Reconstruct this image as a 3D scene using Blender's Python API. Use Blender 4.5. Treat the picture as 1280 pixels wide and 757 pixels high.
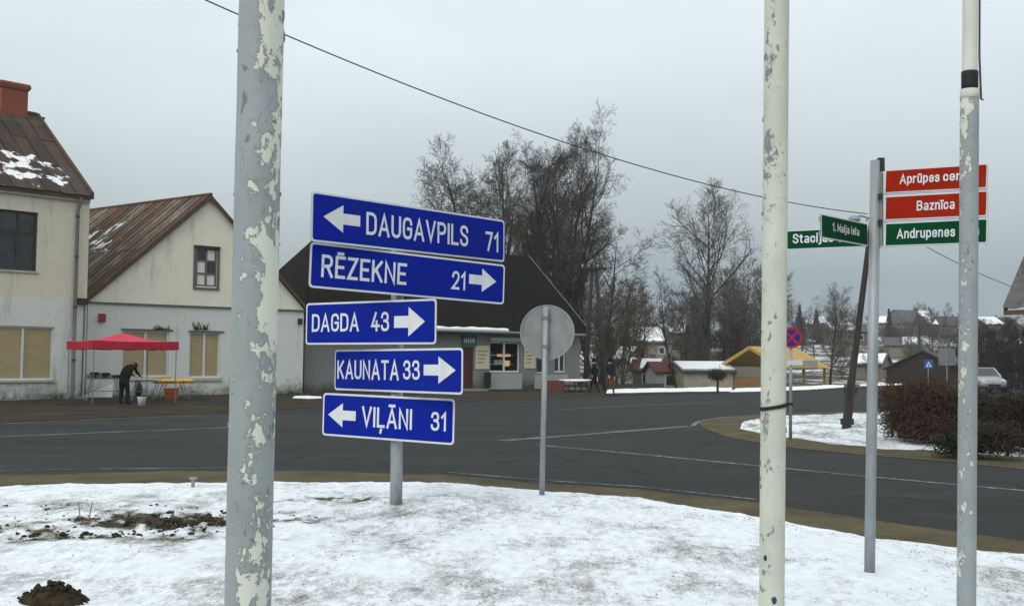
import bpy, bmesh, math, random
from mathutils import Vector, Matrix, noise
from mathutils.geometry import tessellate_polygon

R = math.radians
scene = bpy.context.scene
for o in list(bpy.data.objects):
    bpy.data.objects.remove(o)
COL = scene.collection

# ------------------------------------------------------------------ camera
FPX = 1300.0
CAMH = 1.65
PITCH = math.atan(71.5 / FPX)
ROLL = R(0.4)
_f = Vector((0, math.cos(PITCH), math.sin(PITCH)))
_u0 = Vector((0, -math.sin(PITCH), math.cos(PITCH)))
_r0 = Vector((1, 0, 0))
CR = _r0 * math.cos(ROLL) + _u0 * math.sin(ROLL)
CU = _u0 * math.cos(ROLL) - _r0 * math.sin(ROLL)
CF = _f
CAM = Vector((0, 0, CAMH))
cd = bpy.data.cameras.new('camera')
cam = bpy.data.objects.new('camera', cd)
COL.objects.link(cam)
m = Matrix.Identity(4)
for i in range(3):
    m[i][0] = CR[i]; m[i][1] = CU[i]; m[i][2] = -CF[i]; m[i][3] = CAM[i]
cam.matrix_world = m
cd.sensor_fit = 'HORIZONTAL'; cd.sensor_width = 36
cd.lens = FPX / 1280 * 36
cd.clip_start = 0.05; cd.clip_end = 5000
scene.camera = cam

# ------------------------------------------------------------------ sky (overcast)
SUN_EL, SUN_AZ = 36, 215
w = bpy.data.worlds.new('World'); scene.world = w; w.use_nodes = True
nt = w.node_tree; nt.nodes.clear()
N = nt.nodes.new; L = nt.links.new
out = N('ShaderNodeOutputWorld'); bg = N('ShaderNodeBackground')
sky = N('ShaderNodeTexSky'); sky.sky_type = 'NISHITA'; sky.sun_disc = False
sky.sun_elevation = R(SUN_EL); sky.sun_rotation = R(SUN_AZ); sky.dust_density = 4
sky.ozone_density = 2
tc = N('ShaderNodeTexCoord'); sep = N('ShaderNodeSeparateXYZ')
L(tc.outputs['Generated'], sep.inputs[0])
ramp = N('ShaderNodeValToRGB')          # overcast dome: brighter towards the zenith
e = ramp.color_ramp.elements
e[0].position = 0.0; e[0].color = (3.0, 3.7, 4.05, 1)
e[1].position = 1.0; e[1].color = (12.2, 12.8, 12.9, 1)
for pos, col in ((.076, (3.6, 4.35, 4.7)), (.126, (4.95, 5.6, 5.75)), (.284, (8.25, 9.2, 9.7)), (.55, (10.3, 11.0, 11.3))):
    x_ = ramp.color_ramp.elements.new(pos); x_.color = (*col, 1)
L(sep.outputs['Z'], ramp.inputs[0])
mp = N('ShaderNodeMapping'); mp.inputs['Scale'].default_value = (1.2, 1.2, 3.2)
L(tc.outputs['Generated'], mp.inputs[0])
nz = N('ShaderNodeTexNoise'); nz.inputs['Scale'].default_value = 1.6; nz.inputs['Detail'].default_value = 4
L(mp.outputs[0], nz.inputs['Vector'])
mr = N('ShaderNodeMapRange'); mr.inputs[1].default_value = .3; mr.inputs[2].default_value = .7
mr.inputs[3].default_value = .92; mr.inputs[4].default_value = 1.08
L(nz.outputs['Fac'], mr.inputs[0])
vm = N('ShaderNodeVectorMath'); vm.operation = 'SCALE'
L(ramp.outputs['Color'], vm.inputs[0]); L(mr.outputs[0], vm.inputs['Scale'])
mix = N('ShaderNodeMix'); mix.data_type = 'RGBA'; mix.inputs[0].default_value = 0.93
L(sky.outputs[0], mix.inputs[6]); L(vm.outputs[0], mix.inputs[7])
L(mix.outputs[2], bg.inputs[0]); bg.inputs[1].default_value = 0.1
L(bg.outputs[0], out.inputs[0])

sd = bpy.data.lights.new('sun', 'SUN'); sd.energy = 1.3; sd.angle = R(40); sd.color = (1, .97, .93)
so = bpy.data.objects.new('sun', sd); COL.objects.link(so)
so.rotation_euler = (R(90 - SUN_EL), 0, R(180 - SUN_AZ))
so.location = (0, 0, 30)

vs = scene.view_settings
vs.view_transform = 'Standard'; vs.look = 'None'; vs.exposure = 0.0; vs.gamma = 1
vs.use_curve_mapping = False
scene.render.engine = 'CYCLES'
scene.render.resolution_x = 1024; scene.render.resolution_y = 605

# ------------------------------------------------------------------ projection helpers
def ray(px, py):
    return CF + CR * ((px - 640) / FPX) + CU * ((378.5 - py) / FPX)
def gp(px, py, z=0.0):
    d = ray(px, py); t = (z - CAMH) / d.z
    return CAM + d * t
def at(px, py, Y):
    d = ray(px, py)
    return CAM + d * (Y / d.y)
def hit(px, py, P, n):
    d = ray(px, py); t = (Vector(P) - CAM).dot(n) / d.dot(n)
    return CAM + d * t
def fbm(x, y, z=0, o=4):
    s = 0; a = 1; f = 1
    for i in range(o):
        s += a * noise.noise(Vector((x * f, y * f, z * f + i * 7.3))); a *= .5; f *= 2
    return s

# ------------------------------------------------------------------ materials
MATS = {}
def nodes(name, rough=.8, spec=.3, metal=0.0):
    mt = bpy.data.materials.new(name); mt.use_nodes = True
    t = mt.node_tree; b = t.nodes['Principled BSDF']
    b.inputs['Roughness'].default_value = rough
    b.inputs['Specular IOR Level'].default_value = spec
    b.inputs['Metallic'].default_value = metal
    MATS[name] = mt
    return mt, t, b
def tex(t, scale, detail=5, rough=.6, coord='Object', stretch=(1, 1, 1), dist=0.0):
    c = t.nodes.new('ShaderNodeTexCoord'); mp = t.nodes.new('ShaderNodeMapping')
    mp.inputs['Scale'].default_value = stretch
    n = t.nodes.new('ShaderNodeTexNoise'); n.inputs['Scale'].default_value = scale
    n.inputs['Detail'].default_value = detail; n.inputs['Roughness'].default_value = rough
    n.inputs['Distortion'].default_value = dist
    t.links.new(c.outputs[coord], mp.inputs[0]); t.links.new(mp.outputs[0], n.inputs['Vector'])
    return n.outputs['Fac']
def step(t, v, a, b, c=0.0, d=1.0):
    m = t.nodes.new('ShaderNodeMapRange'); m.inputs[1].default_value = a; m.inputs[2].default_value = b
    m.inputs[3].default_value = c; m.inputs[4].default_value = d
    t.links.new(v, m.inputs[0]); return m.outputs[0]
def mathn(t, op, a, b=None):
    m = t.nodes.new('ShaderNodeMath'); m.operation = op
    for i, v in enumerate((a, b)):
        if v is None: continue
        if isinstance(v, (int, float)): m.inputs[i].default_value = v
        else: t.links.new(v, m.inputs[i])
    return m.outputs[0]
def mixc(t, fac, a, b):
    m = t.nodes.new('ShaderNodeMix'); m.data_type = 'RGBA'
    for s, v in ((0, fac), (6, a), (7, b)):
        if isinstance(v, (int, float)): m.inputs[s].default_value = v
        elif isinstance(v, tuple): m.inputs[s].default_value = (*v[:3], 1)
        else: t.links.new(v, m.inputs[s])
    return m.outputs[2]
def setc(t, b, c): t.links.new(c, b.inputs['Base Color'])
def bump(t, b, h, strength=.3, dist=.02):
    n = t.nodes.new('ShaderNodeBump'); n.inputs['Strength'].default_value = strength
    n.inputs['Distance'].default_value = dist
    t.links.new(h, n.inputs['Height']); t.links.new(n.outputs[0], b.inputs['Normal'])
def objcoord(t):
    c = t.nodes.new('ShaderNodeTexCoord'); s = t.nodes.new('ShaderNodeSeparateXYZ')
    t.links.new(c.outputs['Object'], s.inputs[0]); return s.outputs
def rnd(t):
    return t.nodes.new('ShaderNodeObjectInfo').outputs['Random']

def plain(name, c, var=.18, scale=6, rough=.8, spec=.3, metal=0.0, bumps=.15, stretch=(1, 1, 1), c2=None, coord='Object', rand=0.0):
    mt, t, b = nodes(name, rough, spec, metal)
    n = tex(t, scale, 6, .65, coord, stretch)
    c2 = c2 or tuple(x * (1 - 2 * var) for x in c)
    col = mixc(t, step(t, n, .35, .68), c, c2)
    if rand:
        r = step(t, rnd(t), 0, 1, 1 - rand, 1 + rand)
        v = t.nodes.new('ShaderNodeVectorMath'); v.operation = 'SCALE'
        t.links.new(col, v.inputs[0]); t.links.new(r, v.inputs['Scale']); col = v.outputs[0]
    setc(t, b, col)
    if bumps: bump(t, b, n, bumps, .01)
    return mt

plain('sign_white', (.66, .68, .70), .06, 5, .5, .2, c2=(.56, .58, .585), stretch=(1, 1, .4))
plain('sign_blue', (.001, .012, .27), .10, 1.6, .62, .08, c2=(.003, .016, .215), bumps=.03)
plain('sign_red', (.31, .018, .005), .08, 4, .7, .05, bumps=.03)
plain('sign_green', (.004, .055, .022), .1, 4, .7, .05, bumps=.03)
plain('sign_back', (.27, .28, .28), .12, 6, .5, .3, .3)
plain('galvanised', (.34, .36, .37), .14, 14, .5, .4, .35, stretch=(1, 1, .25))
plain('galvanised_dark', (.22, .235, .24), .14, 14, .5, .4, .35, stretch=(1, 1, .25))
plain('black_rubber', (.012, .012, .013), .1, 10, .6)
plain('dark_iron', (.03, .03, .032), .15, 14, .55)
plain('orange_sticker', (.7, .25, .03), .1, 8, .5)
plain('concrete', (.30, .29, .26), .16, 9, .9, c2=(.17, .165, .15))
plain('pole_wood', (.045, .039, .033), .2, 12, .9, stretch=(1, 1, .08), bumps=.5)
plain('bark', (.055, .046, .038), .25, 5, .95, .1, stretch=(1, 1, .3), bumps=.5)
plain('bark_pale', (.088, .075, .055), .25, 5, .95, .1, stretch=(1, 1, .3), bumps=.5)
plain('twig', (.095, .080, .068), .2, 1.2, .95, .1, bumps=0)
plain('twig_grey', (.135, .125, .112), .2, 1.2, .95, .1, bumps=0)
plain('twig_brown', (.12, .082, .055), .25, 2.5, .95, .1, bumps=0, c2=(.04, .03, .024))
plain('bramble', (.060, .047, .038), .25, 2.5, .95, .1, bumps=0)
plain('hedge_twig', (.090, .058, .040), .25, 2.5, .95, .1, bumps=0, c2=(.042, .03, .023))
plain('evergreen', (.02, .034, .022), .25, 2, .95, .1, bumps=0)
plain('snow', (.82, .84, .86), .03, 4, .75, .2, bumps=.4, c2=(.74, .77, .8))
plain('window_frame_white', (.66, .68, .67), .08, 6, .5)
plain('attic_frame', (.16, .145, .12), .2, 9, .8, c2=(.09, .08, .065))
plain('daub_blue', (.025, .06, .13), .2, 9, .6)
plain('shop_teal', (.03, .13, .095), .1, 6, .6)
plain('window_frame_brown', (.055, .045, .038), .2, 9, .7)
plain('blind', (.40, .32, .175), .10, 3, .8, stretch=(.4, .4, 2.5), c2=(.33, .265, .14))
_b = MATS['blind'].node_tree.nodes['Principled BSDF']; _b.inputs['Coat Weight'].default_value = .7; _b.inputs['Coat Roughness'].default_value = .04
plain('paper', (.62, .58, .42), .1, 30, .8, c2=(.50, .46, .33))
plain('door_red', (.075, .022, .017), .12, 7, .6)
plain('brick_red', (.30, .085, .045), .2, 18, .9, c2=(.17, .055, .035))
plain('brown_box', (.22, .07, .05), .2, 8, .8)
plain('beige_wall', (.40, .36, .28), .1, 2, .9, c2=(.30, .27, .21))
plain('yellow_roof', (.50, .34, .095), .12, 4, .6, c2=(.43, .27, .06))
plain('shelter_wood', (.33, .20, .075), .2, 8, .8, stretch=(.3, .3, 3))
plain('shelter_panel', (.22, .21, .17), .12, 3, .7)
plain('far_wall', (.20, .17, .13), .15, 3, .9, rand=.35)
plain('far_wall_pale', (.45, .44, .40), .12, 3, .9, rand=.2)
plain('far_roof', (.085, .08, .078), .15, 3, .9, rand=.3)
plain('far_roof_red', (.13, .045, .036), .15, 3, .9)
plain('barn_wall', (.042, .028, .020), .2, 8, .9, stretch=(4, 4, .3))
plain('barn_roof', (.07, .062, .056), .2, 4, .9)
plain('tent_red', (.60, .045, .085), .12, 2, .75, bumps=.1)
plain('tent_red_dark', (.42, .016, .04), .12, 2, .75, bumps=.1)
plain('table_grey', (.19, .21, .22), .15, 7, .7)
plain('yellow_cloth', (.66, .36, .015), .25, 12, .8, c2=(.75, .50, .12))
plain('orange_crate', (.42, .11, .035), .2, 9, .7)
plain('bucket_white', (.72, .73, .72), .06, 4, .5)
plain('black_cloth', (.010, .010, .012), .2, 10, .9, .15)
plain('navy_cloth', (.02, .025, .05), .2, 10, .9, .15)
plain('trousers_black', (.012, .012, .014), .2, 10, .9, .15)
plain('trousers_orange', (.15, .06, .028), .2, 10, .9, .15)
plain('skin', (.48, .28, .20), .06, 10, .6)
plain('hair_dark', (.018, .013, .010), .2, 30, .7)
plain('shoe', (.012, .011, .010), .1, 10, .6)
plain('car_paint', (.30, .315, .33), .03, 2, .3, .5, .2, bumps=0)
plain('tyre', (.015, .015, .015), .1, 10, .9)
plain('soil', (.052, .040, .024), .3, 22, .98, .05, bumps=.8, c2=(.022, .018, .012))
plain('dry_grass', (.27, .235, .15), .25, 3, .95, .05, bumps=0, c2=(.15, .13, .085))
plain('green_weed', (.035, .042, .022), .25, 3, .95, .05, bumps=0)
plain('stone', (.17, .15, .125), .2, 9, .95)
plain('cable', (.07, .07, .075), .1, 5, .7)
plain('red_box', (.30, .03, .025), .1, 8, .6)
plain('crossing_blue', (.03, .09, .36), .06, 5, .5)
plain('nostop_blue', (.02, .02, .19), .08, 5, .5)
plain('nostop_red', (.42, .02, .045), .08, 5, .5)
plain('pipe', (.16, .165, .15), .2, 6, .7, stretch=(1, 1, .2))
plain('fascia', (.10, .065, .045), .2, 8, .85)
plain('plaster_trim', (.45, .43, .37), .1, 4, .9)

mt, t, b = nodes('glass_dark', .08, .6)
setc(t, b, mixc(t, step(t, tex(t, 1.3, 3), .4, .65), (.012, .014, .017), (.035, .04, .045)))
mt, t, b = nodes('lamp_warm', .5)
b.inputs['Base Color'].default_value = (.8, .5, .2, 1)
b.inputs['Emission Color'].default_value = (1, .62, .25, 1); b.inputs['Emission Strength'].default_value = .35
plain('shop_interior', (.10, .062, .042), .3, 4, .9, c2=(.035, .025, .02))
plain('shop_goods', (.25, .13, .07), .35, 14, .8, c2=(.05, .045, .05))
mt, t, b = nodes('shop_glass', .03, .5)
b.inputs['Transmission Weight'].default_value = 1.0; b.inputs['IOR'].default_value = 1.03
b.inputs['Base Color'].default_value = (.93, .95, .95, 1)

# asphalt
mt, t, b = nodes('asphalt', .85, .08)
n1 = tex(t, .6, 5, .6, stretch=(.14, 1.1, 1)); n2 = tex(t, 30, 4, .7); n3 = tex(t, .55, 6, .7)
c = mixc(t, step(t, n1, .35, .65), (.038, .041, .041), (.017, .019, .019))
c = mixc(t, step(t, n3, .55, .75), c, (.046, .048, .047))
c = mixc(t, mathn(t, 'MULTIPLY', step(t, n2, .45, .7), .5), c, (.066, .068, .066))
vo = t.nodes.new('ShaderNodeTexVoronoi'); vo.feature = 'DISTANCE_TO_EDGE'; vo.inputs['Scale'].default_value = .28
tcv = t.nodes.new('ShaderNodeTexCoord'); dv = t.nodes.new('ShaderNodeVectorMath'); dv.operation = 'ADD'
nv = t.nodes.new('ShaderNodeTexNoise'); nv.inputs['Scale'].default_value = .9; nv.inputs['Detail'].default_value = 5
t.links.new(tcv.outputs['Object'], nv.inputs['Vector']); t.links.new(tcv.outputs['Object'], dv.inputs[0]); t.links.new(nv.outputs['Color'], dv.inputs[1]); t.links.new(dv.outputs[0], vo.inputs['Vector'])
c = mixc(t, mathn(t, 'MULTIPLY', step(t, vo.outputs['Distance'], .004, .012, 1, 0), step(t, n3, .45, .6)), c, (.010, .011, .011))
c = mixc(t, mathn(t, 'MULTIPLY', step(t, tex(t, 1.1, 6, .75), .62, .72), .5), c, (.07, .072, .07))
setc(t, b, c); bump(t, b, n2, .35, .008)
t.links.new(step(t, n1, .3, .7, .95, .7), b.inputs['Roughness'])
# dirt verge
mt, t, b = nodes('verge_dirt', .95, .1)
n1 = tex(t, 1.1, 6, .7); n2 = tex(t, 26, 5, .7)
c = mixc(t, step(t, n1, .35, .65), (.115, .098, .056), (.060, .052, .034))
c = mixc(t, step(t, n2, .55, .72), c, (.15, .135, .09))
setc(t, b, c); bump(t, b, n2, .6, .02)
# pavement in front of the houses
mt, t, b = nodes('pavement_dirt', .95, .05)
n1 = tex(t, .7, 6, .7); n2 = tex(t, 16, 5, .7)
c = mixc(t, step(t, n1, .35, .62), (.060, .049, .034), (.030, .025, .018))
c = mixc(t, step(t, n2, .58, .75), c, (.085, .075, .06))
setc(t, b, c); bump(t, b, n2, .5, .02)
# worn paint on the road
mt, t, b = nodes('road_paint', .7, .3)
n1 = tex(t, 9, 6, .75); n2 = tex(t, 1.2, 3)
c = mixc(t, step(t, mathn(t, 'ADD', n1, mathn(t, 'MULTIPLY', n2, .5)), .54, .82), (.33, .335, .325), (.035, .037, .037))
setc(t, b, c)
# lawn under thin snow; attribute dirt marks bare soil
def snow_ground(name, lo, hi, grass=(.15, .135, .085), grass2=(.062, .060, .036)):
    mt, t, b = nodes(name, .8, .2)
    at_ = t.nodes.new('ShaderNodeAttribute'); at_.attribute_name = 'thin'
    big = tex(t, 1.3, 4, .6, stretch=(1.2, .7, 1)); mid = tex(t, 8, 5, .7, stretch=(1.3, .7, 1)); fine = tex(t, 46, 4, .75)
    s = mathn(t, 'ADD', mathn(t, 'MULTIPLY', big, .55), mathn(t, 'MULTIPLY', mid, .45))
    s = mathn(t, 'ADD', s, mathn(t, 'MULTIPLY', fine, .62))
    s = mathn(t, 'ADD', s, at_.outputs['Fac'])
    fac = step(t, s, lo, hi)
    g = mixc(t, step(t, tex(t, 14, 4, .7), .4, .62), grass, grass2)
    g = mixc(t, step(t, mathn(t, 'ADD', at_.outputs['Fac'], mathn(t, 'MULTIPLY', mid, .3)), .34, .56), g, (.035, .027, .017))
    sn = mixc(t, step(t, mid, .35, .7), (.79, .83, .86), (.63, .68, .72))
    setc(t, b, mixc(t, fac, sn, g))
    bump(t, b, mathn(t, 'SUBTRACT', mathn(t, 'ADD', mid, mathn(t, 'MULTIPLY', fine, .4)), mathn(t, 'MULTIPLY', fac, .3)), .55, .03)
    return mt
snow_ground('lawn_snow', .80, 1.07)
snow_ground('island_snow', .86, 1.06)
mt, t, b = nodes('field', .95, .1)
n1 = tex(t, .05, 7, .7); n2 = tex(t, .6, 6, .7)
s = mathn(t, 'ADD', mathn(t, 'MULTIPLY', n1, .6), mathn(t, 'MULTIPLY', n2, .4))
g = mixc(t, step(t, tex(t, .25, 6, .7), .4, .6), (.10, .082, .05), (.055, .052, .036))
setc(t, b, mixc(t, step(t, s, .50, .56), g, (.66, .68, .70)))

# plastered walls: two paints, stains with shapes of their own
def plaster(name, up, low, zsplit, stain=(.10, .095, .075), amount=.5, moss=True):
    mt, t, b = nodes(name, .92, .15)
    o = objcoord(t)
    blot = tex(t, .55, 6, .7); fine = tex(t, 5, 6, .75); run = tex(t, 1.6, 6, .7, stretch=(1, 1, .16))
    edge = mathn(t, 'ADD', o[2], mathn(t, 'MULTIPLY', mathn(t, 'SUBTRACT', fine, .5), .10))
    c = mixc(t, step(t, edge, zsplit - .01, zsplit + .01), low, up)
    c = mixc(t, mathn(t, 'MULTIPLY', step(t, blot, .45, .7), .28), c, tuple(x * .72 for x in up))
    c = mixc(t, mathn(t, 'MULTIPLY', step(t, run, .56, .74), amount), c, stain)
    c = mixc(t, mathn(t, 'MULTIPLY', step(t, fine, .57, .70), .9 * amount), c, tuple(x * .5 for x in up))
    if moss:   # splash dirt and moss along the foot of the wall
        h = mathn(t, 'ADD', mathn(t, 'MULTIPLY', blot, 2.2), mathn(t, 'MULTIPLY', fine, 1.1))
        c = mixc(t, step(t, mathn(t, 'SUBTRACT', h, mathn(t, 'MULTIPLY', o[2], 1.0)), 1.0, 1.75), c, (.055, .055, .035))
    setc(t, b, c); bump(t, b, fine, .25, .02)
    return mt
plaster('plaster_house', (.76, .75, .61), (.63, .65, .61), 3.98, amount=.45)
plaster('plaster_corner', (.62, .60, .47), (.62, .64, .60), 3.95, amount=.55)
plaster('plaster_shop', (.21, .215, .20), (.21, .215, .20), 9, (.07, .07, .065), .35)
plaster('plaster_shop_panel', (.36, .36, .34), (.36, .36, .34), 9, (.2, .2, .18), .3, False)

# old roofs
def roof_mat(name, a, bb, cc, stretch, rough=.95, rand=.25):
    mt, t, b = nodes(name, rough, .05)
    n1 = tex(t, 1.0, 6, .7, stretch=stretch); n2 = tex(t, 7, 6, .75)
    c = mixc(t, step(t, n1, .40, .60), a, bb)
    r = rnd(t)
    c = mixc(t, mathn(t, 'MULTIPLY', step(t, mathn(t, 'ADD', mathn(t, 'MULTIPLY', r, .5), n2), .74, .98), .85), c, cc)
    sc = t.nodes.new('ShaderNodeVectorMath'); sc.operation = 'SCALE'
    t.links.new(c, sc.inputs[0]); t.links.new(step(t, r, 0, 1, 1 - rand, 1 + rand), sc.inputs['Scale'])
    setc(t, b, sc.outputs[0]); bump(t, b, n2, .3, .01)
def streak_roof(name, cols, rough=.8, snow_at=None):
    """old metal sheets, each with its own rust tone, streaked down the slope"""
    mt, t, b = nodes(name, rough, .2)
    r = t.nodes.new('ShaderNodeValToRGB'); el = r.color_ramp.elements
    el[0].color = (*cols[0], 1); el[1].color = (*cols[-1], 1); el[1].position = .97
    for i, c_ in enumerate(cols[1:-1]):
        x = el.new((i + 1) / (len(cols) - 1)); x.color = (*c_, 1)
    n1 = tex(t, 1.3, 6, .75, stretch=(1, 1, .35)); n2 = tex(t, 9, 6, .75); n3 = tex(t, .5, 4, .6)
    k = mathn(t, 'ADD', mathn(t, 'MULTIPLY', rnd(t), .55), mathn(t, 'MULTIPLY', step(t, n1, .3, .7), .45))
    t.links.new(k, r.inputs[0])
    c = mixc(t, mathn(t, 'MULTIPLY', step(t, n2, .5, .72), .5), r.outputs[0], (.03, .022, .016))
    c = mixc(t, mathn(t, 'MULTIPLY', step(t, n3, .56, .66), .45), c, (.085, .070, .055))
    if snow_at:      # thin melting snow left lying around one spot of the roof
        (cx, cy, cz), rx, rz, lo = snow_at
        o = objcoord(t); f = lambda i, cc, rr: mathn(t, 'POWER', mathn(t, 'DIVIDE', mathn(t, 'SUBTRACT', o[i], cc), rr), 2.0)
        d = mathn(t, 'ADD', mathn(t, 'ADD', f(0, cx, rx), f(1, cy, rx)), f(2, cz, rz))
        n5 = tex(t, 1.5, 6, .62, stretch=(1, 1, 1.5)); r5 = mathn(t, 'MULTIPLY', mathn(t, 'SUBTRACT', rnd(t), .5), .05)
        k5 = mathn(t, 'SUBTRACT', mathn(t, 'ADD', n5, r5), mathn(t, 'MULTIPLY', d, .10))
        c = mixc(t, step(t, k5, lo, lo + .025), c, (.78, .80, .82))
    setc(t, b, c); bump(t, b, n2, .3, .01)
streak_roof('roof_rust', [(.045, .027, .017), (.085, .045, .024), (.055, .034, .022), (.12, .062, .032), (.075, .060, .048), (.17, .15, .125), (.05, .030, .02)])
streak_roof('roof_sheet', [(.028, .022, .018), (.055, .036, .025), (.04, .03, .024), (.075, .048, .032), (.06, .052, .046), (.10, .088, .075)])
roof_mat('roof_shop', (.014, .0112, .009), (.0095, .0078, .0065), (.019, .0155, .0125), (1, 1, 1), rand=.1)
roof_mat('roof_felt', (.006, .006, .006), (.008, .0075, .0075), (.009, .0085, .0085), (1, 1, 1), rand=.1)
roof_mat('roof_grey', (.11, .105, .10), (.075, .07, .066), (.15, .145, .14), (1, 1, 1), rand=.1)

# flagpoles with flaking paint
def flake(name, top, under, lo, hi, gdir=(0, 0), gain=0.0, rust=True, scale=7.0):
    mt, t, b = nodes(name, .55, .35)
    o = objcoord(t)
    n = tex(t, scale, 7, .62, stretch=(1, 1, .55), dist=.6); n2 = tex(t, 60, 3, .6); n3 = tex(t, 3, 4)
    big = tex(t, scale * .28, 3, .5, stretch=(1, 1, .5)); mid = tex(t, scale * 2.6, 6, .7, stretch=(1, 1, .8), dist=.3)
    s = mathn(t, 'ADD', mathn(t, 'ADD', mathn(t, 'MULTIPLY', n, .45), mathn(t, 'MULTIPLY', big, .22)), mathn(t, 'MULTIPLY', mid, .43))
    n = s
    if gain:
        g = mathn(t, 'ADD', mathn(t, 'MULTIPLY', o[0], gdir[0] * gain), mathn(t, 'MULTIPLY', o[1], gdir[1] * gain))
        s = mathn(t, 'ADD', n, g)
    fac = step(t, s, lo, hi)
    c1 = mixc(t, step(t, n3, .4, .6), top, tuple(x * .86 for x in top))
    c1 = mixc(t, mathn(t, 'MULTIPLY', step(t, n2, .62, .72), .35), c1, tuple(x * .55 for x in top))
    c = mixc(t, fac, c1, under)
    rim = mathn(t, 'SUBTRACT', step(t, s, lo - .028, lo - .006), step(t, s, lo - .006, hi))
    c = mixc(t, mathn(t, 'MULTIPLY', rim, .5), c, tuple(x * .5 for x in top))
    scab = tex(t, scale * 3.2, 5, .6, stretch=(1, 1, .6)); reg = tex(t, 1.6, 3, .5)
    c = mixc(t, mathn(t, 'MULTIPLY', step(t, mathn(t, 'ADD', scab, mathn(t, 'MULTIPLY', reg, .45)), .90, .93), .75), c, tuple(x * .38 for x in top))
    if rust:
        c = mixc(t, mathn(t, 'MULTIPLY', step(t, tex(t, 2.2, 5, .7), .66, .74), .55), c, (.26, .13, .05))
    setc(t, b, c); bump(t, b, mathn(t, 'SUBTRACT', mathn(t, 'MULTIPLY', n2, .25), fac), .8, .004)
flake('pole_blue_grey', (.285, .315, .315), (.56, .58, .49), .616, .620, (.9, -.3), 1.5, scale=9)
flake('pole_cream', (.53, .555, .46), (.20, .20, .22), .655, .66, (-.8, -.5), .8, False, 11)
flake('pole_blue_grey_worn', (.285, .315, .32), (.55, .56, .48), .648, .652, (-.9, -.3), 1.4, False, 9)
flake('pole_cream_top', (.60, .61, .54), (.3, .3, .3), .70, .71, (0, 0), 0, False)

# ------------------------------------------------------------------ mesh helpers
ORI = {}
def setp(o, label=None, cat=None, group=None, kind=None):
    if label: o['label'] = label
    if cat: o['category'] = cat
    if group: o['group'] = group
    if kind: o['kind'] = kind
    return o
def empty(name, loc, label, cat, group=None):
    o = bpy.data.objects.new(name, None); COL.objects.link(o)
    o.location = loc; o.empty_display_size = .2
    ORI[o.name] = Vector(loc)
    return setp(o, label, cat, group)

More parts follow.
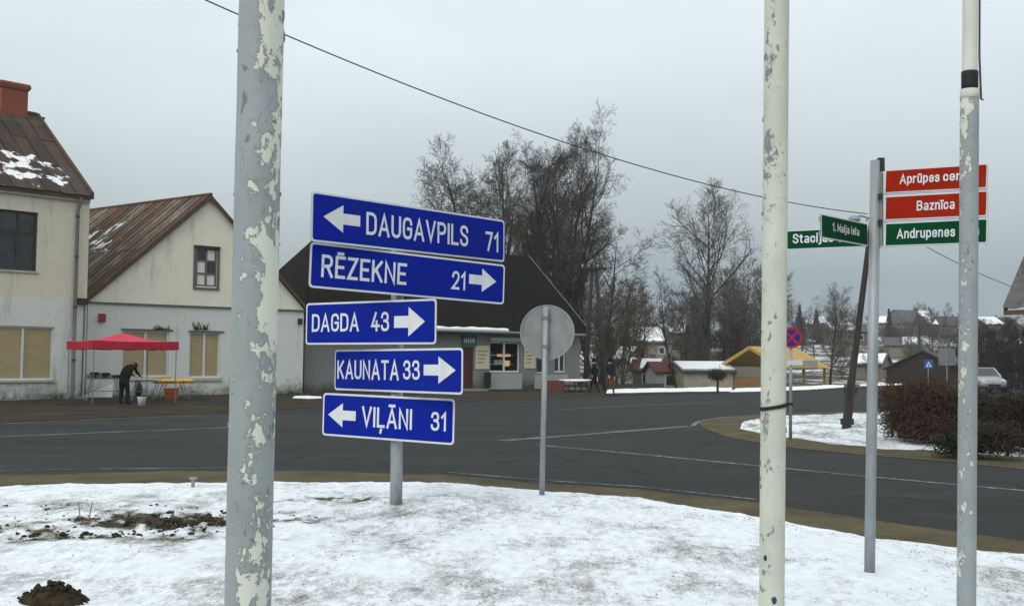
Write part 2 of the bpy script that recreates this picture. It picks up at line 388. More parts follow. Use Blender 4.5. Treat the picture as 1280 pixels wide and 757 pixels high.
class MB:
    def __init__(s): s.v = []; s.f = []; s.m = []
    def add(s, vs, fs, mi=0):
        k = len(s.v); s.v += [Vector(p) for p in vs]
        for f in fs: s.f.append([i + k for i in f]); s.m.append(mi)
        return s
    def hexa(s, p, mi=0):   # 8 points: bottom 4 ccw, top 4 ccw
        return s.add(p, [(3, 2, 1, 0), (4, 5, 6, 7), (0, 1, 5, 4), (1, 2, 6, 5), (2, 3, 7, 6), (3, 0, 4, 7)], mi)
    def box(s, c, ux, uy, uz, mi=0):   # centre and three half vectors
        c = Vector(c); ux = Vector(ux); uy = Vector(uy); uz = Vector(uz)
        return s.hexa([c - ux - uy - uz, c + ux - uy - uz, c + ux + uy - uz, c - ux + uy - uz,
                       c - ux - uy + uz, c + ux - uy + uz, c + ux + uy + uz, c - ux + uy + uz], mi)
    def tube(s, pts, rad, n=8, cap=True, mi=0):
        pts = [Vector(p) for p in pts]
        if isinstance(rad, (int, float)): rad = [rad] * len(pts)
        k = len(s.v)
        for i, p in enumerate(pts):
            d = (pts[min(i + 1, len(pts) - 1)] - pts[max(i - 1, 0)])
            if d.length < 1e-9: d = Vector((0, 0, 1))
            d.normalize()
            a = Vector((1, 0, 0)) if abs(d.x) < .8 else Vector((0, 1, 0))
            u = d.cross(a).normalized(); v = d.cross(u)
            for j in range(n):
                t = 2 * math.pi * j / n
                s.v.append(p + (u * math.cos(t) + v * math.sin(t)) * rad[i])
        for i in range(len(pts) - 1):
            for j in range(n):
                s.f.append([k + i * n + j, k + i * n + (j + 1) % n, k + (i + 1) * n + (j + 1) % n, k + (i + 1) * n + j]); s.m.append(mi)
        if cap:
            s.f.append([k + j for j in range(n)][::-1]); s.m.append(mi)
            s.f.append([k + (len(pts) - 1) * n + j for j in range(n)]); s.m.append(mi)
        return s
    def prism(s, pts, off, mi=0):   # polygon pts extruded by vector off
        n = len(pts); pts = [Vector(p) for p in pts]; off = Vector(off)
        return s.add(pts + [p + off for p in pts],
                     [list(range(n))[::-1], list(range(n, 2 * n))] + [(i, (i + 1) % n, n + (i + 1) % n, n + i) for i in range(n)], mi)
    def blob(s, c, r, seed=0, sub=2, rough=.25, flat=1.0, mi=0):
        bm = bmesh.new(); bmesh.ops.create_icosphere(bm, subdivisions=sub, radius=1)
        vs = []
        for v in bm.verts:
            q = v.co * (1 + rough * noise.noise(v.co * 1.7 + Vector((seed * 3.1, 0, 0))) + rough * .6 * noise.noise(v.co * 4 + Vector((0, seed * 2.3, 0))))
            rr = r if isinstance(r, (tuple, list)) else (r, r, r * flat)
            vs.append(Vector(c) + Vector((q.x * rr[0], q.y * rr[1], q.z * rr[2])))
        fs = [[v.index for v in f.verts] for f in bm.faces]; bm.free()
        return s.add(vs, fs, mi)
    def build(s, name, mat, parent=None, smooth=False, fix=True):
        me = bpy.data.meshes.new(name)
        org = ORI.get(parent.name, Vector()) if parent else getattr(s, 'org', Vector())
        me.from_pydata([v - org for v in s.v], [], s.f)
        for mm in (mat if isinstance(mat, (list, tuple)) else [mat]): me.materials.append(MATS[mm])
        if len(me.materials) > 1: me.polygons.foreach_set('material_index', s.m)
        if fix and len(s.f) < 60000:
            bm = bmesh.new(); bm.from_mesh(me); bmesh.ops.recalc_face_normals(bm, faces=bm.faces); bm.to_mesh(me); bm.free()
        if smooth: me.polygons.foreach_set('use_smooth', [True] * len(me.polygons))
        me.update()
        o = bpy.data.objects.new(name, me); COL.objects.link(o)
        if parent:
            o.parent = parent; ORI[o.name] = org
        else:
            o.location = org; ORI[o.name] = Vector(org)
        return o
def V2(p, z): return Vector((p[0], p[1], z))

class Facade:   # vertical plane through A running along d; n faces the street
    def __init__(s, A, B):
        s.A = Vector((A[0], A[1], 0)); s.d = Vector((B[0] - A[0], B[1] - A[1], 0)); s.len = s.d.length
        s.d.normalize(); s.n = Vector((s.d.y, -s.d.x, 0))
    def P(s, u, z, o=0): return s.A + s.d * u + s.n * o + Vector((0, 0, z))
    def uz(s, px, py):
        h = hit(px, py, s.A, s.n) - s.A
        return h.dot(s.d), h.z
    def box(s, mb, u0, u1, z0, z1, o0, o1, mi=0):
        return mb.hexa([s.P(u0, z0, o0), s.P(u1, z0, o0), s.P(u1, z0, o1), s.P(u0, z0, o1),
                        s.P(u0, z1, o0), s.P(u1, z1, o0), s.P(u1, z1, o1), s.P(u0, z1, o1)], mi)
    def wall(s, mb, outer, holes=(), depth=.16, mi=0):   # outer: (u,z) list; holes: (u0,u1,z0,z1)
        loops = [[Vector((u, z, 0)) for u, z in outer]]
        for (a, b_, c, d_) in holes: loops.append([Vector((a, c, 0)), Vector((a, d_, 0)), Vector((b_, d_, 0)), Vector((b_, c, 0))])
        flat = [p for l in loops for p in l]
        tris = tessellate_polygon(loops)
        mb.add([s.P(p.x, p.y) for p in flat], [tuple(t_) for t_ in tris], mi)
        for (a, b_, c, d_) in holes:
            q = [(a, c), (b_, c), (b_, d_), (a, d_)]
            for i in range(4):
                p0, p1 = q[i], q[(i + 1) % 4]
                mb.add([s.P(*p0), s.P(*p1), s.P(*p1, -depth), s.P(*p0, -depth)], [(0, 1, 2, 3)], mi)
    def window(s, root, rect, fmat, pmat, cols=2, rows=1, depth=.14, fw=.06, name='window', panes=None, transom=None):
        u0, u1, z0, z1 = rect
        fr = MB(); i0, i1 = -depth, -depth + .06
        s.box(fr, u0, u1, z0, z0 + fw, i0, i1); s.box(fr, u0, u1, z1 - fw, z1, i0, i1)
        s.box(fr, u0, u0 + fw, z0 + fw, z1 - fw, i0, i1); s.box(fr, u1 - fw, u1, z0 + fw, z1 - fw, i0, i1)
        for k in range(1, cols):
            uc = u0 + (u1 - u0) * k / cols
            s.box(fr, uc - fw * .6, uc + fw * .6, z0 + fw, z1 - fw, i0 - .004, i1 - .004)
        zs = [z0 + (z1 - z0) * k / rows for k in range(1, rows)]
        if transom: zs = [z0 + (z1 - z0) * transom]
        for zc in zs:
            s.box(fr, u0 + fw, u1 - fw, zc - fw * .5, zc + fw * .5, i0 - .008, i1 - .008)
        f = fr.build(name, fmat, root)
        zz = [z0] + zs + [z1]
        for k in range(cols):
            for r_ in range(len(zz) - 1):
                a = u0 + (u1 - u0) * k / cols; b_ = u0 + (u1 - u0) * (k + 1) / cols
                pm = pmat if panes is None else panes[(r_ * cols + k) % len(panes)]
                q = MB(); s.box(q, a + .01, b_ - .01, zz[r_] + .01, zz[r_ + 1] - .01, i0 - .03, i0 + .012)
                q.build('pane', pm, f)
        return f

# ------------------------------------------------------------------ ground
def smooth01(x): x = max(0, min(1, x)); return x * x * (3 - 2 * x)
def hillz(x, y):
    h = smooth01((y - 92) / 170) * 9.0 + smooth01((y - 300) / 500) * 14
    return -.06 - .68 * smooth01((y - 63) / 10) * smooth01((x - 3) / 4) + h * (1 + .25 * noise.noise(Vector((x * .008, y * .008, 3)))) + smooth01((y - 92) / 40) * .5 * noise.noise(Vector((x * .05, y * .05, 1)))
def terrain():
    xs = [-700, -500, -300] + [-200 + 4 * i for i in range(101)] + [300, 500, 700]
    ys = [-100, -40, -10, 10, 30, 50] + [58 + 3 * i for i in range(90)] + [350, 420, 500, 600, 750, 900]
    mb = MB()
    mb.v = [Vector((x, y, hillz(x, y))) for y in ys for x in xs]
    nx = len(xs)
    for j in range(len(ys) - 1):
        for i in range(nx - 1):
            mb.f.append([j * nx + i, j * nx + i + 1, (j + 1) * nx + i + 1, (j + 1) * nx + i]); mb.m.append(0)
    return setp(mb.build('ground', 'field', smooth=True), kind='structure')
terrain()

def resample(pts, n):
    pts = [Vector(p) for p in pts]; L_ = [0]
    for a, b_ in zip(pts, pts[1:]): L_.append(L_[-1] + (b_ - a).length)
    res = []; k = 0
    for i in range(n):
        s_ = L_[-1] * i / (n - 1)
        while k < len(pts) - 2 and L_[k + 1] < s_: k += 1
        res.append(pts[k].lerp(pts[k + 1], (s_ - L_[k]) / max(1e-9, L_[k + 1] - L_[k])))
    return res
def soft(pts, n, it=0):   # resampled and rounded
    r_ = resample(pts, n)
    for _ in range(it):
        r_ = [r_[0]] + [(r_[i - 1] + r_[i] * 2 + r_[i + 1]) / 4 for i in range(1, n - 1)] + [r_[-1]]
    return r_
def strip(name, A, B, z, mat, n=160, jitA=0.0, jitB=0.0, rows=2, parent=None, seed=0, zf=None, it=6):
    A = soft(A, n, it); B = soft(B, n, it); mb = MB()
    for i in range(n):
        ja = Vector((0, 1, 0)) * jitA * fbm(A[i].x * .9, A[i].y * .9, seed, 4)
        jb = Vector((0, 1, 0)) * jitB * fbm(B[i].x * .9, B[i].y * .9, seed + 5, 4)
        for r_ in range(rows):
            q = (A[i] + ja).lerp(B[i] + jb, r_ / (rows - 1)); q.z = z if zf is None else zf(q, r_ / (rows - 1))
            mb.v.append(q)
    for i in range(n - 1):
        for r_ in range(rows - 1):
            k = i * rows + r_
            mb.f.append([k, k + 1, k + rows + 1, k + rows]); mb.m.append(0)
    return mb.build(name, mat, parent, smooth=rows > 2)
G = lambda l, z=0: [gp(x, y, z) for x, y in l]

FAR = G([(-260, 545), (-120, 536), (0, 528), (250, 517), (385, 510), (590, 501), (745, 496), (830, 492.5), (1000, 488), (1110, 484), (1280, 480), (1420, 477.5)])
SNOW_EDGE = G([(-420, 622), (-200, 612), (0, 606), (120, 602), (250, 600.5), (400, 601), (560, 605), (672, 612), (796, 625), (948, 649), (1077, 674), (1280, 697), (1560, 735)])
ASPH_EDGE = G([(-420, 604), (-200, 598), (0, 594), (250, 589), (400, 589), (560, 594), (678, 604), (800, 612), (948, 629), (1080, 648), (1195, 664), (1280, 676), (1560, 712)])
road = setp(strip('road', [p + Vector((0, 2.0, 0)) for p in FAR], [p - Vector((0, 1.2, 0)) for p in ASPH_EDGE], 0.0, 'asphalt', 120, rows=12), kind='structure')
for p in range(0): pass
verge = setp(strip('verge', ASPH_EDGE, [p - Vector((0, .6, 0)) for p in SNOW_EDGE], .006, 'verge_dirt', 420, .16, 0, 4, seed=2), kind='structure')
# far side: pavement and shoulder up to the house fronts
FARB = [p + (p - Vector((0, 0, p.z))).normalized() * 26 for p in FAR]
setp(strip('pavement', FAR[:8], FARB[:8], .008, 'pavement_dirt', 300, .25, 0, 8, seed=4), kind='structure')
setp(strip('shoulder', FAR[6:], [p + Vector((0, 2.2, 0)) for p in FAR[6:]], .012, 'pavement_dirt', 160, .3, 0, 3, seed=5), kind='structure')

# white lines
def line(pts, wdt, name='road_marking'):
    pts = soft(G(pts), 60, 4); mb = MB()
    for i, p in enumerate(pts):
        d = (pts[min(i + 1, 59)] - pts[max(i - 1, 0)]).normalized(); nn = Vector((-d.y, d.x, 0))
        ww = wdt * (1 + .15 * noise.noise(p * 2.1))
        mb.v += [p + nn * ww / 2 + Vector((0, 0, .005)), p - nn * ww / 2 + Vector((0, 0, .005))]
    for i in range(59): mb.f.append([2 * i, 2 * i + 1, 2 * i + 3, 2 * i + 2]); mb.m.append(0)
    return mb.build(name, 'road_paint', road)
line([(-200, 591.5), (0, 588), (120, 586), (290, 584.5)], .07)
line([(560, 590), (678, 600), (800, 608), (945, 624)], .07)
line([(-150, 551), (0, 545.5), (150, 539.5), (288, 534)], .16)
line([(-150, 533.5), (0, 529.5), (130, 523.5), (250, 519)], .12)
line([(627, 550.5), (740, 542), (862, 532.5)], .26)
line([(672, 556), (800, 567.5), (948, 582), (1090, 596), (1280, 613), (1450, 627)], .13)
line([(700, 511.5), (790, 506.5), (920, 502)], .14)
line([(866, 532), (872, 527), (893, 522.5), (930, 519.5), (990, 516.5)], .14)

# snowy lawn on the near side
def dirtmask(x, y):
    c1 = gp(215, 660); c2 = gp(40, 680); c3 = gp(420, 634); c4 = gp(110, 640)
    s_ = 0
    for c_, sx, sy, a in ((c1, 1.05, .40, .30), (c2, 1.3, .5, .13), (c3, .8, .25, .12), (c4, 1.0, .35, .05)):
        s_ = max(s_, a * math.exp(-((x - c_.x) / sx) ** 2 - ((y - c_.y) / sy) ** 2))
    return s_
def lawn():
    n, rows = 560, 200
    E = soft(SNOW_EDGE, n, 8); mb = MB(); thin = []
    for i in range(n):
        e_ = E[i]; jit = .18 * fbm(e_.x * .7, e_.y * .7, 1, 5)
        near = Vector((e_.x * .35 + (i / n - .5) * 8, -3.5, 0))
        for r_ in range(rows):
            t_ = (r_ / (rows - 1)) ** 1.15
            q = (e_ + Vector((0, jit, 0))).lerp(near, t_)
            d = (e_ + Vector((0, jit, 0)) - q).length
            dm = dirtmask(q.x, q.y)
            z = .0 + .075 * smooth01(d / .45) + .05 * smooth01(d / 3)
            z += .030 * fbm(q.x * .8, q.y * .8, 2, 3) * smooth01(d / .6)
            z += (.011 + .16 * dm) * fbm(q.x * 5, q.y * 5, 4, 4) * smooth01(d / .25)
            # low step running across the lawn
            sy = 9.15 + .27 * q.x * .35 + .12 * noise.noise(Vector((q.x * .6, 0, 9)))
            sx = smooth01((-.5 - q.x) / 2.2)
            z += -.05 * sx * smooth01((q.y - sy) / .25)
            q.z = z; mb.v.append(q)
            band = .05 * math.exp(-((q.y - (8.9 - .15 * q.x)) / .7) ** 2) * smooth01((2.6 - abs(q.x - .4)) / 2)
            far_clean = -.10 * smooth01(1 - d / .9)
            thin.append(dm * (.5 + 4.0 * max(0, .22 + 1.2 * fbm(q.x * 4.6, q.y * 3.6, 21, 4))) + band + far_clean + .09 * noise.noise(Vector((q.x * .6, q.y * .5, 5))) + .10 * fbm(q.x * 1.9, q.y * 1.5, 15, 3) + .12 * max(0, sx * math.exp(-((q.y - sy - .1) / .14) ** 2)))
    for i in range(n - 1):
        for r_ in range(rows - 1):
            k = i * rows + r_; mb.f.append([k, k + 1, k + rows + 1, k + rows]); mb.m.append(0)
    o = mb.build('snowy_lawn', 'lawn_snow', smooth=True)
    a = o.data.attributes.new('thin', 'FLOAT', 'POINT'); a.data.foreach_set('value', thin)
    return setp(o, kind='structure'), mb.v, thin
lawn_o, LV, LT = lawn()
LN, LR = 560, 200
def lawn_z(x, y):
    best = None
    # coarse search on the structured grid
    bi = min(range(0, LN, 8), key=lambda i: min((LV[i * LR + r_].x - x) ** 2 + (LV[i * LR + r_].y - y) ** 2 for r_ in range(0, LR, 10)))
    for i in range(max(0, bi - 10), min(LN, bi + 10)):
        for r_ in range(LR):
            v = LV[i * LR + r_]; d = (v.x - x) ** 2 + (v.y - y) ** 2
            if best is None or d < best[0]: best = (d, v.z)
    return best[1]
# blades of dead grass that poke out of the snow
rng = random.Random(5)
mb = MB()
for k in range(42000):
    i = rng.randrange(20, LN - 1); r_ = int(LR * rng.random() ** 1.6)
    r_ = min(r_, LR - 2); v = LV[i * LR + r_]
    if v.y < 3.5: continue
    p_ = .06 + LT[i * LR + r_] * 2.6 + .5 * max(0, fbm(v.x * 1.3, v.y * 2.2, 8, 3))
    if rng.random() > p_: continue
    v = v + Vector((rng.uniform(-.03, .03), rng.uniform(-.03, .03), -.004))
    a = rng.uniform(0, 6.28); h = rng.uniform(.004, .018); l_ = rng.uniform(.004, .03)
    dx = Vector((math.cos(a), math.sin(a), 0)); s_ = Vector((-dx.y, dx.x, 0)) * rng.uniform(.001, .0026)
    mb.add([v - s_, v + s_, v + dx * l_ * .5 + Vector((0, 0, h)) + s_ * .6, v + dx * l_ + Vector((0, 0, h * .8))], [(0, 1, 2), (0, 2, 3)])
setp(mb.build('grass', 'dry_grass', fix=False), 'dead brown grass blades sticking out of the thin snow on the lawn', 'grass', kind='stuff')
# loose clods in the dug strip
mb = MB(); k = 0
while k < 640:
    x = rng.uniform(-6.5, -1.2); y = rng.uniform(7.2, 11.2)
    if rng.random() > dirtmask(x, y) * 3.2: continue
    k += 1
    i = min(range(0, LN, 4), key=lambda i: abs(LV[i * LR + 30].x * 1.0 + (LV[i * LR].x - LV[i * LR + 30].x) * 0 - x))
    s_ = rng.uniform(.006, .019) if rng.random() < .9 else rng.uniform(.02, .036)
    mb.blob((x, y, .083 + rng.uniform(-.02, .008)), (s_ * 1.3, s_ * 1.1, s_ * .7), k, 1, .5)
setp(mb.build('soil_clods', 'soil', smooth=False), 'loose dark clods of soil in the dug strip of the snowy lawn', 'soil', kind='stuff')
# molehill
c = gp(64, 757, .10); mb = MB(); mb.org = Vector((c.x, c.y, .09))
nr, na = 26, 72
for i in range(nr + 1):
    r_ = i / nr
    for j in range(na):
        a = 2 * math.pi * j / na
        rad = .235 * r_ * (1 + .13 * noise.noise(Vector((math.cos(a) * 1.6, math.sin(a) * 1.6, 2))))
        h = .155 * (1 - r_ ** 1.9) + .020 * fbm(math.cos(a) * rad * 16, math.sin(a) * rad * 16, 3, 4) * (1.1 - r_)
        mb.v.append(mb.org + Vector((math.cos(a) * rad * 1.12, math.sin(a) * rad, h - .015)))
for i in range(nr):
    for j in range(na):
        mb.f.append([i * na + j, i * na + (j + 1) % na, (i + 1) * na + (j + 1) % na, (i + 1) * na + j]); mb.m.append(0)
rr = random.Random(2)
for k in range(150):
    a = rr.uniform(0, 6.28); r_ = rr.uniform(0, 1.08) ** .7
    s_ = rr.uniform(.006, .019)
    mb.blob(mb.org + Vector((math.cos(a) * .25 * r_, math.sin(a) * .22 * r_, .155 * (1 - r_ ** 1.9) if r_ < 1 else 0)), s_, k, 1, .4)
setp(mb.build('molehill', 'soil', fix=False), 'dark mound of fresh soil pushed up through the snow', 'molehill')
# small stub marker and dead weed stalks at the lawn edge
c = gp(241, 608, .05); mb = MB(); mb.org = Vector((c.x, c.y, .05))
mb.tube([c + Vector((0, 0, -.03)), c + Vector((.003, 0, .10))], .022, 8)
mb.box(c + Vector((.003, 0, .105)), (.045, 0, 0), (0, .03, 0), (0, 0, .014))
setp(mb.build('ground_marker', 'concrete'), 'short grey marker stub at the road edge of the lawn', 'marker')
for px, py, hh, lean, lab in ((100, 648, .17, -.02, 'thin dead weed stalk bending left out of the snow'), (111, 650, .19, .03, 'taller dead weed stalk bending right out of the snow')):
    c = gp(px, py, .08); mb = MB(); mb.org = c.copy()
    mb.tube([c + Vector((0, 0, -.02)), c + Vector((lean * .4, 0, hh * .5)), c + Vector((lean, 0, hh))], [.006, .005, .003], 5)
    mb.tube([c + Vector((lean * .4, 0, hh * .5)), c + Vector((lean * .4 + .025, .01, hh * .72))], [.003, .002], 4)
    setp(mb.build('weed_stalk', 'dry_grass'), lab, 'weed')

# traffic island on the right
IF = G([(874, 529), (880, 535), (905, 545), (945, 553), (1000, 561), (1100, 570), (1190, 577), (1280, 587), (1450, 603)])
IB = G([(874, 527), (886, 523.5), (930, 519.5), (1000, 516), (1060, 514), (1130, 512), (1200, 510), (1280, 508), (1450, 504)])
setp(strip('island_verge', IF, IB, .007, 'verge_dirt', 260, .12, .06, 6, seed=8, it=3), kind='structure')
SF = G([(925, 536), (960, 545), (985, 549), (1040, 557), (1090, 562), (1180, 567), (1280, 575), (1450, 590)])
SB = G([(935, 529), (965, 524), (990, 519.5), (1060, 516.5), (1130, 514), (1200, 512), (1280, 510), (1450, 506)])
def islz(q, t_):
    e_ = min(t_, 1 - t_)
    return .004 + .11 * smooth01(e_ / .3) + .05 * fbm(q.x * 1.2, q.y * 1.2, 6, 4) * smooth01(e_ / .2)
o = strip('island_snow', SF, SB, .05, 'island_snow', 260, .5, .15, 40, seed=11, zf=islz, it=2)
setp(o, kind='structure')
a = o.data.attributes.new('thin', 'FLOAT', 'POINT')
a.data.foreach_set('value', [.10 + .08 * noise.noise(v.co * .8) + .14 * smooth01((v.co.x - 7) / 3) * smooth01((21 - v.co.y) / 4) for v in o.data.vertices])
# ploughed snow beyond the far kerb
def bank(name, A, B, h, seed):
    zf = lambda q, t_: .014 + h * math.sin(math.pi * min(1, max(0, t_))) * (.75 + .5 * fbm(q.x * .5, q.y * .5, seed, 3))
    return setp(strip(name, G(A), G(B), .02, 'snow', 160, .3, .4, 8, seed=seed, zf=zf, it=2), kind='structure')
bank('snow_bank', [(757, 491.5), (800, 490.5), (860, 489.5), (915, 489)], [(760, 487.5), (800, 486.5), (860, 486), (915, 485.5)], .16, 3)
bank('snow_bank', [(912, 490), (960, 489), (1010, 487), (1055, 484)], [(925, 486), (960, 484.5), (1010, 483), (1055, 481.5)], .14, 6)
bank('snow_bank', [(1075, 482.5), (1100, 481.8), (1128, 481)], [(1075, 480.8), (1100, 480), (1128, 479.3)], .06, 9)
bank('snow_bank', [(366, 497.5), (385, 498.5), (402, 497.8)], [(370, 495.2), (385, 494.8), (400, 495.6)], .05, 12)

# ------------------------------------------------------------------ buildings on the far pavement
def rect(F, x0, y0, x1, y1):
    a = F.uz(x0, y1); b_ = F.uz(x0, y0); c_ = F.uz(x1, y1); d_ = F.uz(x1, y0)
    return ((a[0] + b_[0]) / 2, (c_[0] + d_[0]) / 2, (a[1] + c_[1]) / 2, (b_[1] + d_[1]) / 2)
def on_slope(px, py, A, B, C):
    n_ = (B - A).cross(C - A).normalized()
    return hit(px, py, A, n_), n_ if n_.z > 0 else -n_
def snow_patch(root, px, py, wpx, hpx, A, B, C, seed, lift=.07):
    p, n_ = on_slope(px, py, A, B, C); q, _ = on_slope(px + wpx / 2, py, A, B, C); s_, _ = on_slope(px, py - hpx / 2, A, B, C)
    ux, uy = q - p, s_ - p; mb = MB(); k = 48
    for rr_, hh in ((1, -.045), (.86, .012)):
        for j in range(k):
            a = 2 * math.pi * j / k; v = Vector((math.cos(a), math.sin(a), seed * 3.7))
            f_ = rr_ * (1 + .75 * noise.noise(v * 1.3) + .40 * noise.noise(v * 4.1) + .2 * noise.noise(v * 9))
            sk = .7 * noise.noise(Vector((seed * 1.9, 0, 0)))
            mb.v.append(p + ux * (math.cos(a) + sk * math.sin(a)) * f_ + uy * math.sin(a) * f_ + n_ * (lift + hh))
    for j in range(k): mb.f.append([j, (j + 1) % k, k + (j + 1) % k, k + j]); mb.m.append(0)
    mb.f.append(list(range(k, 2 * k))); mb.m.append(0)
    return mb.build('snow_patch', 'snow', root)
def panels(root, A, B, C, D, n, mat, name='roof_panel', th=.035, seam=.0, seed=0, rows=1):
    """slope with ridge A-B and eave D-C (A above D), split into n sheets"""
    nn = (B - A).cross(D - A).normalized(); nn = nn if nn.z > 0 else -nn
    r_ = random.Random(seed)
    for i in range(n):
        for j in range(rows):
            t0, t1 = i / n + .0012, (i + 1) / n - .0012
            v0, v1 = j / rows, (j + 1) / rows + (.02 if j < rows - 1 else 0)
            a0 = A.lerp(B, t0); a1 = A.lerp(B, t1); d0 = D.lerp(C, t0); d1 = D.lerp(C, t1)
            p = [a0.lerp(d0, v0), a1.lerp(d1, v0), a1.lerp(d1, v1), a0.lerp(d0, v1)]
            if j == rows - 1:
                e_ = (d0 - a0).normalized() * r_.uniform(0, .07); p[2] = p[2] + e_; p[3] = p[3] + e_
            off = nn * (.012 * ((i + j) % 2) + r_.uniform(0, .012) + .03 * (rows - 1 - j) / max(1, rows))
            q = MB(); q.hexa([x + off for x in p] + [x + off + nn * th for x in p])
            if seam:
                s0 = p[0] + off + nn * th; s1 = p[3] + off + nn * th; dx = (p[1] - p[0]).normalized() * .02
                q.hexa([s0, s0 + dx, s1 + dx, s1, s0 + nn * seam, s0 + dx + nn * seam, s1 + dx + nn * seam, s1 + nn * seam])
            q.build(name, mat, root)

# --- two-storey corner building
C0 = gp(105, 498); C0.z = 0
LBd = Vector((.68, .733, 0)).normalized()
FL = Facade(C0 - LBd * 12, C0)
rootL = empty('corner_house', C0 - LBd * 6, 'two-storey cream plaster house with brick chimney and rusty sheet roof', 'house')
EAVE = 8.05; inw = -FL.n
def LP(u, t_, z): return FL.A + FL.d * u + inw * t_ + Vector((0, 0, z))
wL1 = rect(FL, -26, 262, 47, 337); wL2 = rect(FL, -52, 407, 67, 475)
mb = MB()
FL.wall(mb, [(0, 0), (12, 0), (12, EAVE), (0, EAVE)], [wL1, wL2])
mb.add([LP(12, 0, 0), LP(12, 10.6, 0), LP(12, 10.6, EAVE), LP(12, 5.3, 12.1), LP(12, 0, EAVE)], [(0, 1, 2, 3, 4)])
mb.add([LP(0, 0, 0), LP(0, 10.6, 0), LP(0, 10.6, EAVE), LP(0, 5.3, 12.1), LP(0, 0, EAVE)], [(4, 3, 2, 1, 0)])
mb.add([LP(0, 10.6, 0), LP(12, 10.6, 0), LP(12, 10.6, EAVE), LP(0, 10.6, EAVE)], [(0, 1, 2, 3)])
mb.build('wall', 'plaster_corner', rootL)
FL.window(rootL, wL1, 'window_frame_brown', 'glass_dark', 3, 1, fw=.09, transom=.64)
f = FL.window(rootL, wL2, 'window_frame_white', 'blind', 3, 1, fw=.07)
q = MB(); FL.box(q, wL2[0] - .05, wL2[1] + .08, wL2[2] - .09, wL2[2] - .003, -.1, .07); q.build('sill', 'plaster_trim', f)
q = MB(); FL.box(q, wL1[0] - .05, wL1[1] + .06, wL1[2] - .08, wL1[2] - .003, -.1, .06); q.build('sill', 'plaster_trim', rootL)
q = MB(); FL.box(q, -.1, 11.98, EAVE - .2, EAVE - .02, .003, .12); q.build('cornice', 'plaster_trim', rootL)
A_, B_ = LP(-.2, 5.3, 12.2), LP(11.95, 5.3, 12.2)
D_, C_ = LP(-.2, -.22, EAVE + .05), LP(11.95, -.22, EAVE + .05)
sp = on_slope(20, 208, A_, B_, C_)[0] - ORI[rootL.name]
streak_roof('roof_sheet_snowy', [(.028, .022, .018), (.055, .036, .025), (.04, .03, .024), (.075, .048, .032), (.06, .052, .046), (.10, .088, .075)], snow_at=((sp.x, sp.y, sp.z), 2.2, 1.0, .50))
panels(rootL, A_, B_, C_, D_, 20, 'roof_sheet_snowy', seed=3, seam=.02, rows=3)
A2, D2, C2 = LP(12.35, 5.3, 12.2), LP(12.35, 11.1, EAVE), LP(-.2, 11.1, EAVE)
panels(rootL, LP(12.35, 5.3, 12.2), LP(-.2, 5.3, 12.2), LP(-.2, 11.1, EAVE), LP(12.35, 11.1, EAVE), 6, 'roof_sheet', seed=4)
q = MB(); up = Vector((0, 0, 1))
q.hexa([C_ - up * .12 + FL.d * .0, C_ - up * .12 + FL.d * .12, B_ - up * .12 + FL.d * .12, B_ - up * .12, C_ + up * .16, C_ + up * .16 + FL.d * .12, B_ + up * .16 + FL.d * .12, B_ + up * .16])
q.build('verge_board', 'fascia', rootL)
q = MB(); FL.box(q, -.2, 11.95, EAVE - .08, EAVE + .03, .135, .235); q.build('eave_board', 'fascia', rootL)
q = MB(); q.tube([LP(-.2, 5.3, 12.27), LP(11.93, 5.3, 12.27)], .11, 8); q.build('ridge_cap', 'roof_sheet', rootL)
# downpipe
u_ = FL.uz(92, 400)[0]
q = MB(); q.tube([FL.P(u_ + .06, EAVE - .05, .22), FL.P(u_ + .04, EAVE - .35, .14), FL.P(u_, EAVE - .6, .1), FL.P(u_, .25, .1), FL.P(u_ - .05, .08, .22)], .065, 10)
dp = q.build('downpipe', 'pipe', rootL, smooth=True)
for z in (1.5, 3.6, 5.6, 7.2):
    q = MB(); q.tube([FL.P(u_, z, .1), FL.P(u_, z + .07, .1)], .078, 10); q.build('pipe_clamp', 'dark_iron', dp)
q = MB(); FL.box(q, u_ + .12, u_ + .5, 3.75, 4.0, .003, .16); q.build('cable_box', 'dark_iron', rootL)
q = MB(); q.tube([FL.P(11.88, .1, .03), FL.P(11.9, 3.7, .05)], .03, 6); q.build('cable_conduit', 'pipe', rootL)
# chimney
ch = on_slope(14, 130, A_, B_, LP(0, 5.3, 0))[0]
q = MB(); c_ = Vector((ch.x, ch.y, 0))
def taper(q, c, hx0, hy0, z0, hx1, hy1, z1):
    d, n_ = FL.d, FL.n
    q.hexa([c - d * hx0 - n_ * hy0 + up * z0, c + d * hx0 - n_ * hy0 + up * z0, c + d * hx0 + n_ * hy0 + up * z0, c - d * hx0 + n_ * hy0 + up * z0,
            c - d * hx1 - n_ * hy1 + up * z1, c + d * hx1 - n_ * hy1 + up * z1, c + d * hx1 + n_ * hy1 + up * z1, c - d * hx1 + n_ * hy1 + up * z1])
taper(q, c_, .55, .38, 11.4, .55, .38, 13.15); taper(q, c_, .6, .43, 13.153, .66, .48, 13.3); taper(q, c_, .64, .46, 13.303, .62, .44, 13.42)
q.build('chimney', 'brick_red', rootL)

